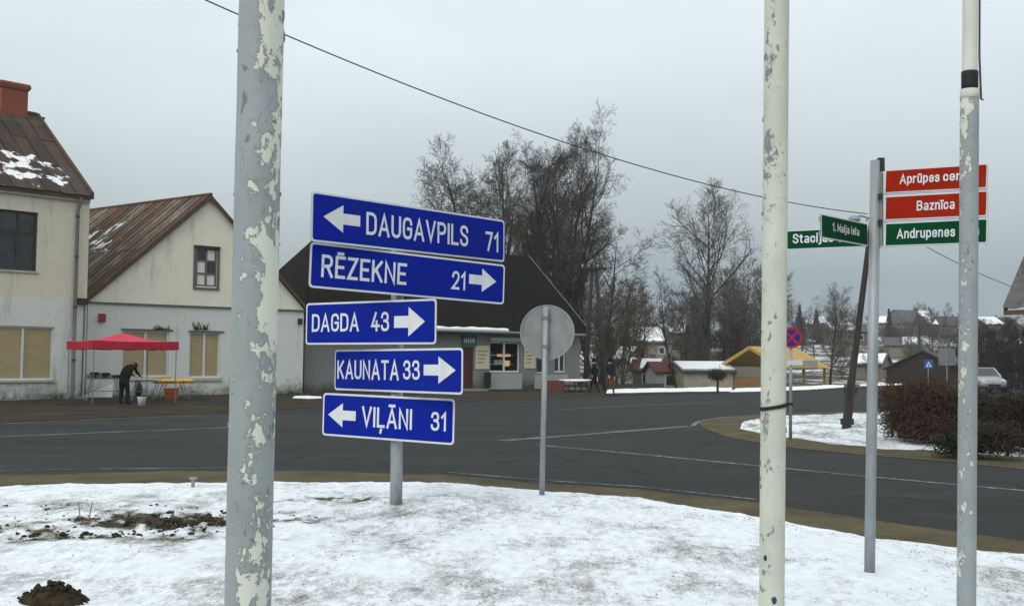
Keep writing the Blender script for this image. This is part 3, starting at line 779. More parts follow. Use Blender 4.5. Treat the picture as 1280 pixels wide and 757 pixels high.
# --- white gable house
HL = gp(107, 496); HR = gp(378, 491.6); HL.z = HR.z = 0
FH = Facade(HL, HR); LN_ = FH.len
rootH = empty('gable_house', (HL + HR) / 2, 'white plaster house with broad street gable and streaky rusty metal roof', 'house')
win = Vector((-.82, .572, 0)).normalized()
ap = FH.uz(262, 247); WT = 4.0
wA = rect(FH, 245, 310, 271, 358); w1 = rect(FH, 152, 413, 211, 471); w2 = rect(FH, 236, 415, 275, 472)
mb = MB()
FH.wall(mb, [(0, 0), (LN_, 0), (LN_, WT), ap, (0, WT)], [wA, w1, w2])
bk = lambda p: p + win * 13
pts = [FH.P(0, 0), FH.P(LN_, 0), FH.P(LN_, WT), FH.P(*ap), FH.P(0, WT)]
mb.add(pts + [bk(p) for p in pts], [(0, 4, 9, 5), (2, 1, 6, 7), (5, 6, 7, 8, 9)])
mb.build('wall', 'plaster_house', rootH)
f = FH.window(rootH, wA, 'attic_frame', 'glass_dark', 2, 3, fw=.075, panes=['bucket_white', 'bucket_white', 'bucket_white', 'glass_dark', 'glass_dark', 'bucket_white'], depth=.09)
q = MB(); FH.box(q, wA[0] - .12, wA[1] + .12, wA[3] + .003, wA[3] + .09, .003, .12); q.build('lintel_board', 'window_frame_brown', f)
q = MB(); FH.box(q, wA[0] - .12, wA[0] - .003, wA[2] - .05, wA[3], .003, .05); FH.box(q, wA[1] + .003, wA[1] + .12, wA[2] - .05, wA[3], .003, .05); FH.box(q, wA[0] - .12, wA[1] + .12, wA[2] - .14, wA[2] - .053, .003, .07)
q.build('surround', 'attic_frame', f)
for wr in (w1, w2):
    f = FH.window(rootH, wr, 'window_frame_white', 'blind', 2, 1, fw=.08, depth=.12)
    q = MB(); FH.box(q, wr[0] - .08, wr[1] + .1, wr[2] - .14, wr[2] - .003, -.08, .08); q.build('sill', 'plaster_trim', f)
    q = MB(); FH.box(q, wr[0] - .04, wr[1] + .15, wr[3] + .003, wr[3] + .07, .003, .06); q.build('lintel', 'stone', f)
q = MB(); FH.box(q, -.02, LN_ + .03, WT - .1, WT - .03, .003, .09); q.build('ledge', 'stone', rootH)
q = MB(); r_ = rect(FH, 123, 392, 131, 402); FH.box(q, *r_, .003, .14); q.build('alarm_box', 'red_box', rootH)
q = MB(); r_ = rect(FH, 372, 398, 377, 405); FH.box(q, *r_, .003, .1); q.build('meter_box', 'dark_iron', rootH)
apP = FH.P(*ap); ovh = FH.n * .18
eL = FH.P(-.25, WT - .12); eR = FH.P(LN_ + .25, WT - .12)
A_, B_ = apP + ovh + up * .06, bk(apP) + up * .06
D_, C_ = eL + ovh, bk(eL)
sp = on_slope(118, 303, A_, B_, C_)[0] - ORI[rootH.name]
streak_roof('roof_rust_snowy', [(.055, .033, .020), (.125, .066, .034), (.075, .047, .030), (.17, .088, .044), (.11, .09, .07), (.24, .215, .18), (.065, .040, .026)], snow_at=((sp.x, sp.y, sp.z), 1.9, 1.2, .50))
panels(rootH, A_, B_, C_, D_, 30, 'roof_rust_snowy', seed=7, seam=.025, rows=2)
panels(rootH, bk(apP) + up * .06, apP + ovh + up * .06, eR + ovh, bk(eR), 10, 'roof_rust', seed=8)
q = MB(); q.tube([apP + ovh + up * .12, bk(apP) + up * .12], .09, 6); q.build('ridge_cap', 'roof_rust', rootH)
for s_, ee in ((0, eL), (1, eR)):
    q = MB(); a = apP + ovh; b2 = ee + ovh; o_ = FH.n * .03
    q.hexa([b2 - up * .1, b2 - up * .1 + o_, a - up * .1 + o_, a - up * .1, b2 + up * .09, b2 + up * .09 + o_, a + up * .11 + o_, a + up * .11]); q.build('verge_board', 'fascia', rootH)
# weeds on the window heads
for px, py, sc, lab in ((202, 412, .22, 'weed tuft growing above the wider blind window'), (252, 412, .38, 'bushy weed tuft growing above the narrower blind window')):
    u_, z_ = FH.uz(px, py); mb = MB(); mb.org = FH.P(u_, z_, .08); r2 = random.Random(int(px))
    for k in range(34):
        b0 = FH.P(u_ + r2.uniform(-.35, .35), z_, .05); mb.tube([b0, b0 + Vector((r2.uniform(-.15, .15), -.03, r2.uniform(.2, 1) * sc))], [.02, .006], 3)
    setp(mb.build('weed_tuft', 'green_weed', fix=False), lab, 'weed')

# --- low grey shop
S0 = gp(380, 491); S1 = gp(725, 486); S0.z = S1.z = 0
FS = Facade(S0, S1); SL = FS.len; ins = -FS.n
rootS = empty('grey_shop', (S0 + S1) / 2, 'low grey shop with steep dark brown roof beside the white gable house', 'shop')
SE = FS.uz(725, 414)[1]
RIDGE = None
def SP(u, t_, z): return FS.A + FS.d * u + ins * t_ + Vector((0, 0, z))
door = rect(FS, 573, 434, 592, 491); wS = rect(FS, 612, 427, 650, 465); wS2 = rect(FS, 671, 443, 681, 466); wS3 = rect(FS, 693, 438, 707, 465)
door = (door[0], door[1], .12, door[3])
mb = MB(); FS.wall(mb, [(0, 0), (SL, 0), (SL, SE), (0, SE)], [door, wS, wS2, wS3])
DEP = 10.0; HD = 5.0
# ridge height so that the ridge end lands at the right place
rp = hit(660, 322, SP(SL + .3, 0, 0), FS.d); RZ = rp.z; HD = (rp - SP(SL, 0, 0)).dot(ins)
DEP = 2 * HD
for u in (0, SL):
    mb.add([SP(u, 0, 0), SP(u, DEP, 0), SP(u, DEP, SE), SP(u, 0, SE)], [(0, 1, 2, 3)])
mb.add([SP(SL, 0, SE), SP(SL, DEP, SE), SP(SL, HD, RZ - .12)], [(0, 1, 2)])
mb.add([SP(0, DEP, 0), SP(SL, DEP, 0), SP(SL, DEP, SE), SP(0, DEP, SE)], [(0, 1, 2, 3)])
mb.build('wall', 'plaster_shop', rootS)
rl = hit(392, 300, SP(0, HD, 0), FS.n); ul = (rl - FS.A).dot(FS.d)
OV = .55; sl = (RZ - SE) / HD
ze = SE - OV * sl * .35
uf = SL - 4.6
fr = [SP(-.3, -OV, ze), SP(uf, -OV, ze), SP(uf, HD, RZ), SP(ul, HD, RZ)]
nS = (fr[1] - fr[0]).cross(fr[3] - fr[0]).normalized()
q = MB(); q.prism(fr, nS * .07); q.build('roof_slope', 'roof_shop', rootS)
fr2 = [SP(uf + .01, -OV, ze), SP(SL + .35, -OV, ze), SP(SL + .35, HD, RZ), SP(uf + .01, HD, RZ)]
q = MB(); q.prism([p + nS * .01 for p in fr2], nS * .09); q.build('felt_strip', 'roof_felt', rootS)
hipl = [SP(-.3, DEP + OV, ze), SP(-.3, -OV, ze), SP(ul, HD, RZ)]
q = MB(); q.prism(hipl, (hipl[1] - hipl[0]).cross(hipl[2] - hipl[0]).normalized() * .06); q.build('hip_slope', 'roof_shop', rootS)
bkp = [SP(SL + .35, DEP + OV, ze), SP(-.3, DEP + OV, ze), SP(ul, HD, RZ), SP(SL + .35, HD, RZ)]
q = MB(); q.prism(bkp, (bkp[1] - bkp[0]).cross(bkp[2] - bkp[0]).normalized() * .06); q.build('back_slope', 'roof_shop', rootS)
q = MB(); a, b2 = fr2[1], fr2[2]; o_ = FS.d * .05
q.hexa([a - up * .18 + FS.d * .003, a - up * .18 + o_, b2 - up * .18 + o_, b2 - up * .18 + FS.d * .003, a + up * .14 + FS.d * .003, a + up * .14 + o_, b2 + up * .14 + o_, b2 + up * .14 + FS.d * .003]); q.build('verge_board', 'galvanised_dark', rootS)
q = MB(); q.tube([SP(-.3, -OV - .07, ze - .02), SP(SL + .3, -OV - .07, ze - .05)], .07, 8); gut = q.build('gutter', 'galvanised_dark', rootS)
# snow lying along the eave
ua, ub = FS.uz(535, 410)[0], FS.uz(628, 410)[0]
q = MB(); k = 60
for i in range(k):
    u = ua + (ub - ua) * i / (k - 1); h = .02 + .03 * (1 + fbm(u * 1.7, 0, 4, 3)); wd = .05 + .10 * (1 + noise.noise(Vector((u * 1.3, 3, 0))))
    z0 = ze + .08; q.v += [SP(u, -OV - .06, z0 - .04), SP(u, -OV - .08, z0 + h * .6), SP(u, -OV + wd * .5, z0 + wd * .5 * sl + h), SP(u, -OV + wd, z0 + wd * sl)]
for i in range(k - 1):
    for j in range(3): q.f.append([i * 4 + j, i * 4 + j + 1, i * 4 + 5 + j, i * 4 + 4 + j]); q.m.append(0)
q.build('snow_patch', 'snow', rootS, smooth=True)
# soffit, cornice
q = MB(); FS.box(q, -.2, SL + .2, ze - .07, ze - .045, .004, OV - .02); q.build('soffit', 'window_frame_brown', rootS)
dr = MB(); FS.box(dr, door[0], door[1], door[2], door[3], -.14, -.08)
dr.build('door', 'door_red', rootS)
q = MB(); FS.box(q, door[0] - .9, door[1] + .3, .0, .11, .003, 1.0); q.build('step', 'concrete', rootS)
# shop window with a lit room behind
q = MB(); uA, uB, zA, zB = wS
FS.wall(q, [(uA - .3, zA - .2), (uB + .3, zA - .2), (uB + .3, zB + .1), (uA - .3, zB + .1)]); q.v = [v + ins * 1.7 for v in q.v]
for side in ((uA - .3, uA - .28), (uB + .28, uB + .3)): FS.box(q, side[0], side[1], zA - .2, zB + .1, -1.7, -.2)
FS.box(q, uA - .3, uB + .3, zA - .22, zA - .2, -1.7, -.2); FS.box(q, uA - .3, uB + .3, zB + .1, zB + .12, -1.7, -.2)
q.build('display_room', 'shop_interior', rootS)
for zf_ in (.25, .55):
    q = MB(); FS.box(q, uA, uB, zA + (zB - zA) * zf_, zA + (zB - zA) * zf_ + .03, -.9, -.6); sh = q.build('shelf', 'bucket_white', rootS)
    r2 = random.Random(int(zf_ * 100)); u = uA + .05
    while u < uB - .2:
        wd = r2.uniform(.1, .25); q = MB(); z0 = zA + (zB - zA) * zf_ + .033; FS.box(q, u, u + wd, z0, z0 + r2.uniform(.12, .3), -.85, -.65)
        q.build('goods', r2.choice(['shop_goods', 'paper', 'door_red', 'shop_interior']), sh); u += wd + r2.uniform(.02, .1)
lu, lz = FS.uz(636, 445)
for (px, py, hw, hh) in ((637, 444, .45, .07), (641, 454, .16, .16)):
    lu, lz = FS.uz(px, py); q = MB(); FS.box(q, lu - hw, lu + hw, lz - hh, lz + hh, -.58, -.52); q.build('lamp', 'lamp_warm', rootS)
FS.window(rootS, wS, 'window_frame_white', 'shop_glass', 2, 1, fw=.09)
FS.window(rootS, wS2, 'window_frame_white', 'glass_dark', 1, 1, fw=.06)
FS.window(rootS, wS3, 'window_frame_white', 'glass_dark', 2, 1, fw=.08)
q = MB(); r_ = rect(FS, 611, 466.5, 652, 486); FS.box(q, r_[0], r_[1], .05, r_[3], .003, .05); q.build('panel', 'plaster_shop_panel', rootS)
q = MB(); r_ = rect(FS, 668, 468, 710, 486); FS.box(q, r_[0], r_[1], .05, r_[3], .003, .04); q.build('panel', 'plaster_shop_panel', rootS)
q = MB(); r_ = rect(FS, 611, 418, 652, 425); FS.box(q, r_[0], r_[1], wS[3] + .02, wS[3] + .22, .003, .22); q.build('awning_box', 'plaster_shop_panel', rootS)
for x0, x1, y0, y1 in ((594, 611, 432, 461), (655, 669, 434, 460)):
    q = MB(); r_ = rect(FS, x0, y0, x1, y1); FS.box(q, *r_, .003, .045); nb = q.build('notice_board', 'paper', rootS)
    q = MB(); um, zm = (r_[0] + r_[1]) / 2, (r_[2] + r_[3]) / 2
    for k in range(4):
        FS.box(q, r_[0] + .12, r_[1] - .12 - .08 * k, zm + .3 - .2 * k, zm + .36 - .2 * k, .046, .05)
    q.build('print', 'shelter_wood', nb)
q = MB(); r_ = rect(FS, 577, 419, 595, 432); FS.box(q, *r_, .003, .09); sg = q.build('shop_sign', 'shop_teal', rootS)
q = MB(); um, zm = (r_[0] + r_[1]) / 2, (r_[2] + r_[3]) / 2
for k in range(6): FS.box(q, r_[0] + .1 + k * (r_[1] - r_[0] - .2) / 6, r_[0] + .04 + (k + 1) * (r_[1] - r_[0] - .2) / 6, zm - .12, zm + .08 + .05 * (k % 2), .091, .095)
q.build('lettering', 'sign_white', sg)['kind'] = 'stuff'
q = MB(); r_ = rect(FS, 603, 471, 609.5, 486)
um = (r_[0] + r_[1]) / 2; q.tube([FS.P(um, .18, .25), FS.P(um, .3, .25), FS.P(um, .95, .25), FS.P(um, 1.0, .25)], [.16, .17, .19, .15], 12)
bn = empty('litter_bin', FS.P(um, 0, .25), 'small black litter bin on the grey wall by the shop window', 'bin')
q.build('bin_body', 'black_rubber', bn); q = MB(); q.tube([FS.P(um, 0, .25), FS.P(um, .2, .25)], .03, 8); q.build('foot', 'dark_iron', bn)
# low wall and planter to the right of the shop
c0 = gp(683, 490.5); c1 = gp(705, 490)
c2 = gp(739, 489.6)
wl = Facade(c0, c1); q = MB(); wl.box(q, 0, wl.len, 0, .62, -.4, 0); q.org = c0.copy(); q.org.z = 0
setp(q.build('planter_box', 'brown_box'), 'rust red planter box in front of the grey shop corner', 'planter')
wl2 = Facade(c1, c2); r2 = random.Random(3)
lw = empty('stone_wall', (c1 + c2) / 2, 'low rough stone wall capped with snow beside the red planter box', 'wall')
u = .05
for row in range(2):
    u = .05
    while u < wl2.len - .25:
        wd = r2.uniform(.28, .5); wd = min(wd, wl2.len - u)
        q = MB(); q.blob(wl2.P(u + wd / 2, .15 + row * .27, -.2), (wd * .56, .22, .17), int(u * 50) + row, 2, .18); q.build('stone', 'stone', lw); u += wd
q = MB(); q.blob(wl2.P(wl2.len / 2, .6, -.2), (wl2.len * .5, .25, .08), 9, 3, .25); q.build('snow_cap', 'snow', lw, smooth=True)

# ------------------------------------------------------------------ lettering
GL = {   # centre lines of a plain road-sign alphabet; a 'c' point rounds the corner
 'D': (.50, [[(0,0),(0,1),(.2,1),(.5,1,'c'),(.5,.68),(.5,.32),(.5,0,'c'),(.2,0),(0,0)]]),
 'A': (.56, [[(0,-.02),(.28,1),(.56,-.02)],[(.11,.29),(.45,.29)]]),
 'U': (.48, [[(0,1),(0,.3),(0,0,'c'),(.24,0),(.48,0,'c'),(.48,.3),(.48,1)]]),
 'G': (.48, [[(.48,.76),(.47,1,'c'),(.24,1),(0,1,'c'),(0,.7),(0,.3),(0,0,'c'),(.24,0),(.48,0,'c'),(.48,.28),(.48,.48),(.28,.48)]]),
 'V': (.54, [[(0,1.02),(.27,0),(.54,1.02)]]),
 'P': (.47, [[(0,0),(0,1),(.24,1),(.47,1,'c'),(.47,.74),(.47,.47,'c'),(.24,.47),(0,.47)]]),
 'I': (.0, [[(0,0),(0,1)]]),
 'L': (.40, [[(0,1),(0,0),(.4,0)]]),
 'S': (.46, [[(.45,.77),(.44,1,'c'),(.23,1),(0,1,'c'),(.01,.76),(.02,.6,'c'),(.23,.52),(.46,.44,'c'),(.46,.25),(.46,0,'c'),(.23,0),(.01,0,'c'),(0,.22)]]),
 'R': (.48, [[(0,0),(0,1),(.24,1),(.46,1,'c'),(.46,.75),(.46,.49,'c'),(.24,.49),(0,.49)],[(.24,.49),(.48,0)]]),
 'E': (.41, [[(.41,1),(0,1),(0,0),(.41,0)],[(0,.51),(.35,.51)]]),
 'Z': (.44, [[(0,1),(.44,1),(0,0),(.44,0)]]),
 'K': (.48, [[(0,0),(0,1)],[(.46,1.0),(.0,.38)],[(.16,.58),(.48,0)]]),
 'N': (.48, [[(0,0),(0,1),(.48,0),(.48,1)]]),
 'T': (.46, [[(0,1),(.46,1)],[(.23,1),(.23,0)]]),
 'B': (.48, [[(0,.5),(0,1),(.24,1),(.44,1,'c'),(.44,.75),(.44,.52,'c'),(.22,.52),(0,.52)],[(.22,.52),(.48,.52,'c'),(.48,.26),(.48,0,'c'),(.24,0),(0,0),(0,.52)]]),
 'M': (.62, [[(0,0),(0,1),(.31,.2),(.62,1),(.62,0)]]),
 '1': (.2, [[(0,.76),(.2,1),(.2,0)]]),
 '2': (.46, [[(.01,.74),(.02,1,'c'),(.23,1),(.45,1,'c'),(.45,.74),(.45,.58,'c'),(.3,.38),(0,0),(.46,0)]]),
 '3': (.46, [[(.01,.78),(.03,1,'c'),(.22,1),(.43,1,'c'),(.43,.76),(.43,.54,'c'),(.18,.54)],[(.18,.54),(.46,.54,'c'),(.46,.27),(.46,0,'c'),(.22,0),(.01,0,'c'),(0,.22)]]),
 '4': (.48, [[(.27,1),(0,.25),(.5,.25)],[(.34,.5),(.34,0)]]),
 '7': (.44, [[(0,1),(.44,1),(.15,0)]]),
 '.': (.0, [[(0,0),(0,.04)]]),
 'a': (.38, [[(.06,.66),(.2,.7),(.38,.7,'c'),(.38,.5),(.38,0)],[(.38,.36),(.18,.33),(0,.31,'c'),(0,.16),(0,0,'c'),(.15,0),(.38,0,'c'),(.38,.2)]]),
 'c': (.36, [[(.36,.5),(.34,.7,'c'),(.19,.7),(0,.7,'c'),(0,.45),(0,.25),(0,0,'c'),(.19,0),(.34,0,'c'),(.36,.2)]]),
 'd': (.38, [[(.38,1),(.38,0)],[(.38,.45),(.38,.7,'c'),(.19,.7),(0,.7,'c'),(0,.45),(0,.25),(0,0,'c'),(.19,0),(.38,0,'c'),(.38,.25)]]),
 'e': (.38, [[(0,.36),(.38,.36),(.38,.45),(.38,.7,'c'),(.19,.7),(0,.7,'c'),(0,.45),(0,.25),(0,0,'c'),(.2,0),(.34,0,'c'),(.37,.16)]]),
 'i': (.0, [[(0,0),(0,.7)],[(0,.95),(0,1)]]),
 'j': (.1, [[(-.04,-.26),(.1,-.26,'c'),(.1,-.1),(.1,.7)],[(.1,.95),(.1,1)]]),
 'l': (.0, [[(0,0),(0,1)]]),
 'n': (.36, [[(0,0),(0,.7)],[(0,.45),(0,.7,'c'),(.2,.7),(.36,.7,'c'),(.36,.45),(.36,0)]]),
 'p': (.38, [[(0,-.28),(0,.7)],[(0,.45),(0,.7,'c'),(.19,.7),(.38,.7,'c'),(.38,.45),(.38,.25),(.38,0,'c'),(.19,0),(0,0,'c'),(0,.25)]]),
 'r': (.22, [[(0,0),(0,.7)],[(0,.42),(0,.68,'c'),(.22,.68)]]),
 's': (.34, [[(.33,.53),(.32,.7,'c'),(.17,.7),(0,.7,'c'),(.0,.54),(.02,.4,'c'),(.17,.36),(.34,.32,'c'),(.34,.17),(.34,0,'c'),(.17,0),(.01,0,'c'),(0,.15)]]),
 't': (.22, [[(.08,.9),(.08,.2),(.08,0,'c'),(.22,0)],[(-.05,.7),(.22,.7)]]),
 'u': (.36, [[(0,.7),(0,.25),(0,0,'c'),(.17,0),(.36,0,'c'),(.36,.25)],[(.36,.7),(.36,0)]]),
 'z': (.32, [[(0,.7),(.32,.7),(0,0),(.32,0)]]),
}
MAC = {'Ē': 'E', 'Ā': 'A', 'ū': 'u', 'ī': 'i', 'Ļ': 'L'}
def trace(path):
    pts = []; i = 0
    while i < len(path):
        p = path[i]
        if len(p) == 3:
            a = Vector(pts[-1]); c = Vector(p[:2]); b_ = Vector(path[i + 1][:2])
            for k in range(1, 6):
                t_ = k / 5; pts.append(tuple(a * (1 - t_) ** 2 + c * 2 * t_ * (1 - t_) + b_ * t_ * t_))
            i += 2; continue
        pts.append(p[:2]); i += 1
    return [Vector(p) for p in pts]
def glyphs(txt, bold=.14):
    """flat strokes of the words; x scaled to 0..1, y in cap heights"""
    vs_, fs = [], []; x = 0.0; t_ = bold; lay = [0.0]
    def stroke(pts, x0):
        lay[0] = (lay[0] + .0005) % .002
        pts = [Vector((x0 + p.x, t_ / 2 + p.y * (1 - t_))) for p in pts]
        if (pts[0] - pts[-1]).length > 1e-4:
            d0 = (pts[0] - pts[1]).normalized(); d1 = (pts[-1] - pts[-2]).normalized()
            pts[0] = pts[0] + d0 * t_ * .5; pts[-1] = pts[-1] + d1 * t_ * .5; closed = False
        else: closed = True; pts = pts[:-1]
        n = len(pts); k = len(vs_)
        for i, p in enumerate(pts):
            a = pts[i - 1] if (i or closed) else None; b_ = pts[(i + 1) % n] if (i < n - 1 or closed) else None
            da = (p - a).normalized() if a is not None else (b_ - p).normalized()
            db = (b_ - p).normalized() if b_ is not None else da
            na, nb = Vector((-da.y, da.x)), Vector((-db.y, db.x)); m_ = (na + nb)
            if m_.length < .2: m_ = na
            m_.normalize(); s_ = t_ / 2 / max(.42, m_.dot(na))
            vs_.append(Vector((p.x + m_.x * s_, p.y + m_.y * s_, lay[0]))); vs_.append(Vector((p.x - m_.x * s_, p.y - m_.y * s_, lay[0])))
        for i in range(n if closed else n - 1):
            j = (i + 1) % n; fs.append([k + 2 * i, k + 2 * i + 1, k + 2 * j + 1, k + 2 * j])
    for ch in txt:
        if ch == ' ': x += .30; continue
        w_, paths = GL[MAC.get(ch, ch)]
        if ch == 'ī': paths = paths[:1]
        for p in paths: stroke(trace(p), x)
        if ch in 'ĒĀ': stroke([Vector((w_ * .22, 1.2)), Vector((w_ * .78, 1.2))], x)
        if ch in 'ūī': stroke([Vector((w_ / 2 - .13, .93)), Vector((w_ / 2 + .13, .93))], x)
        if ch == 'Ļ': stroke([Vector((w_ * .55, -.2)), Vector((w_ * .45, -.34))], x)
        x += w_ + t_ + .115
    x0 = min(v.x for v in vs_); x1 = max(v.x for v in vs_)
    return [Vector(((v.x - x0) / (x1 - x0), v.y, v.z)) for v in vs_], fs
CAPH, CAP0 = 1.0, 0.0

class Board:
    """flat plate on a post, its corners taken from the photograph; pivot pixel column px0 lies at depth Y0"""
    def __init__(s, xl, ytl, ybl, xr, ytr, ybr, px0, Y0, ratio=None):
        hl, hr = ybl - ytl, ybr - ytr
        if ratio: hl, hr = 1.0, ratio
        # 1/Y is linear along the picture row, proportional to the height in pixels
        i0 = hl + (hr - hl) * (px0 - xl) / (xr - xl)
        Yl = Y0 * i0 / hl; Yr = Y0 * i0 / hr
        TL, BL, TR, BR = at(xl, ytl, Yl), at(xl, ybl, Yl), at(xr, ytr, Yr), at(xr, ybr, Yr)
        s.h = ((TL - BL).length + (TR - BR).length) / 2
        s.C = (TL + BL + TR + BR) / 4
        s.u = ((TR - TL) + (BR - BL)).normalized()
        s.w = ((TR - TL).length + (BR - BL).length) / 2
        s.n = s.u.cross(Vector((0, 0, 1))).normalized()      # faces the viewer
        if s.n.dot(CAM - s.C) < 0: s.n = -s.n
        s.v = s.n.cross(s.u).normalized()
        if s.v.z < 0: s.v = -s.v
    def P(s, a, b_, o=0): return s.C + s.u * a + s.v * b_ + s.n * o
    def uv(s, px, py):
        d = hit(px, py, s.C, s.n) - s.C
        return d.dot(s.u), d.dot(s.v)
    def rounded(s, w_, h_, r_, k=5):
        pts = []
        for cx, cy, a0 in ((w_ / 2 - r_, h_ / 2 - r_, 0), (-w_ / 2 + r_, h_ / 2 - r_, 90), (-w_ / 2 + r_, -h_ / 2 + r_, 180), (w_ / 2 - r_, -h_ / 2 + r_, 270)):
            for i in range(k + 1):
                a = R(a0 + 90 * i / k); pts.append((cx + r_ * math.cos(a), cy + r_ * math.sin(a)))
        return pts
    def plate(s, root, face, border=.022, rad=.045, name='sign_board', back=.03):
        mb = MB(); pts = s.rounded(s.w, s.h, rad); n_ = len(pts)
        a = [s.P(x, y, 0) for x, y in pts]; b_ = [s.P(x, y, -back * .25) for x, y in pts]
        mb.add(a + b_, [list(range(n_))], 0); k = len(mb.v) - 2 * n_
        mb.f.append([k + n_ + i for i in range(n_)][::-1]); mb.m.append(1)
        for i in range(n_): mb.f.append([k + i, k + n_ + i, k + n_ + (i + 1) % n_, k + (i + 1) % n_]); mb.m.append(1)
        s.o = mb.build(name, ['sign_white', 'sign_back'], root)
        f_ = MB(); p2 = s.rounded(s.w - 2 * border, s.h - 2 * border, max(.008, rad - border * .6))
        f_.prism([s.P(x, y, .0015) for x, y in p2], s.n * .0012); f_.build('face', face, s.o)
        q = MB()      # stiffening rails behind
        for yy in (-.3, .3):
            q.box(s.P(0, s.h * yy, -back * .25 - .012), s.u * (s.w * .47), s.v * .016, s.n * .0115)
        q.build('rail', 'galvanised', s.o)
        return s.o
    def text(s, txt, xl, xr, y0, y1, bold=.15, mat='sign_white', name='lettering'):
        """from pixel column xl to xr, baseline y0 and cap height y1 given at column xl"""
        ua, va = s.uv(xl, y0); ub, _ = s.uv(xr, y0); _, vt = s.uv(xl, y1)
        g, fs = glyphs(txt, bold); mb = MB(); sc = (vt - va) / CAPH
        mb.add([s.P(ua + p.x * (ub - ua), va + (p.y - CAP0) * sc, .0035 + p.z) for p in g], fs)
        return mb.build(name, mat, s.o, fix=False)
    def arrow(s, tip, tail, yc, hh=.30):
        ut, vt = s.uv(tip, yc); ul_, _ = s.uv(tail, yc); L_ = abs(ul_ - ut); sg = 1 if ul_ > ut else -1
        H_ = s.h * hh; st = H_ * .40; hd = L_ * .53
        pts = [(0, 0), (hd, H_), (hd, st), (L_, st), (L_, -st), (hd, -st), (hd, -H_)]
        if sg < 0: pts = [(-x, y) for x, y in pts][::-1]
        mb = MB(); mb.add([s.P(ut + x, vt + y, .0045) for x, y in pts], [(0, 1, 6), (2, 3, 4, 5)] if sg > 0 else [(6, 5, 0), (1, 2, 3, 4)])
        return mb.build('arrow', 'sign_white', s.o, fix=False)

# ------------------------------------------------------------------ direction signpost
pb = gp(495, 632, .09); PY = pb.y
rootD = empty('direction_signpost', (pb.x, pb.y, .06), 'grey post carrying five blue boards with white town names and arrows', 'signpost')
ptop = at(497, 262, PY)
q = MB(); q.tube([Vector((pb.x, pb.y, -.1)), Vector((pb.x, pb.y, .5)), Vector((ptop.x, PY, ptop.z))], .066, 16)
q.build('post', 'galvanised', rootD, smooth=True)
q = MB(); q.tube([Vector((ptop.x, PY, ptop.z)), Vector((ptop.x, PY, ptop.z + .012))], .071, 16); q.build('post_cap', 'dark_iron', rootD)
BD = []
for corners, items in (
    ((389, 238.5, 301.5, 630.5, 275.5, 327.5), [('a', 404, 450, 270.5, .28), ('t', 'DAUGAVPILS', 457.5, 585, 293, 264.5), ('t', '71', 606.5, 622.5, 313.5, 289)]),
    ((387, 302, 359, 630.5, 331, 380.5), [('t', 'RĒZEKNE', 401, 508, 346, 317.5), ('t', '21', 563, 581, 361, 338), ('a', 620, 586, 352, .29)]),
    ((382.5, 379, 430.5, 545.5, 373, 430), [('t', 'DAGDA', 390, 449, 414.5, 392.5), ('t', '43', 463.5, 486.5, 414, 390), ('a', 531.5, 493, 401.5, .33)]),
    ((418.5, 437, 487, 578.5, 434.5, 493), [('t', 'KAUNATA', 421.5, 499, 473, 450), ('t', '33', 504, 525, 474, 450), ('a', 570, 530, 462.5, .30)]),
    ((403.5, 490.5, 543.5, 568, 498.5, 556), [('a', 410.5, 445, 517.5, .28), ('t', 'VIĻĀNI', 452, 515, 532.5, 507.5), ('t', '31', 538.5, 557.5, 537.5, 514)])):
    bd = Board(*corners, 495, PY - .17)
    bd.plate(rootD, 'sign_blue', .021, .042)
    for it in items:
        if it[0] == 'a': bd.arrow(*it[1:])
        else: bd.text(*it[1:], bold=.138)
    # clamps gripping the post
    for yy in (-.3, .3):
        q = MB(); zc = (bd.P(0, bd.h * yy)).z
        uu = bd.uv(495, 400)[0]; cz = bd.P(uu, bd.h * yy, -.05)
        q.tube([Vector((pb.x, PY, cz.z - .02)), Vector((pb.x, PY, cz.z + .02))], .073, 16); q.box(cz + Vector((0, .03, 0)), bd.u * .03, bd.v * .02, Vector((0, .03, 0)))
        q.build('clamp', 'galvanised_dark', bd.o)

# ------------------------------------------------------------------ round sign seen from behind
b0 = gp(677, 621, .06); t0 = at(682.5, 383, b0.y)
rootR = empty('round_traffic_sign', (b0.x, b0.y, .05), 'round traffic sign seen from its plain grey back on thin post', 'traffic sign')
q = MB(); q.tube([Vector((b0.x, b0.y, -.1)), t0], .033, 14); q.build('post', 'galvanised', rootR, smooth=True)
cR = at(684, 415, b0.y + .05); rR = 34.2 / FPX * cR.y
q = MB(); n_ = 48; tilt = Vector((.12, 1, 0)).normalized(); su = Vector((tilt.y, -tilt.x, 0))
ring = lambda r_, o_: [cR + su * r_ * math.cos(2 * math.pi * i / n_) + Vector((0, 0, 1)) * r_ * math.sin(2 * math.pi * i / n_) + tilt * o_ for i in range(n_)]
q.prism(ring(rR * .965, 0), tilt * .004)
ds = q.build('disc', 'sign_back', rootR)
q = MB(); a_, b_, c_, d_ = ring(rR, -.012), ring(rR, .006), ring(rR * .962, .006), ring(rR * .962, -.012)
for A1, B1 in ((a_, b_), (d_, a_)):
    q.add(A1 + B1, [(i, (i + 1) % n_, n_ + (i + 1) % n_, n_ + i) for i in range(n_)])
q.build('rim', 'galvanised', ds)
st_ = at(696, 393.5, b0.y + .045); q = MB(); q.box(st_, su * .034, tilt * .002, (0, 0, .026)); q.build('sticker', 'orange_sticker', ds)
for zz in (-.17, .17):
    q = MB(); q.tube([Vector((t0.x, b0.y, cR.z + zz - .02)), Vector((t0.x, b0.y, cR.z + zz + .02))], .04, 12); q.box(Vector((t0.x, b0.y + .04, cR.z + zz)), su * .06, tilt * .012, (0, 0, .02)); q.build('clamp', 'galvanised_dark', rootR)

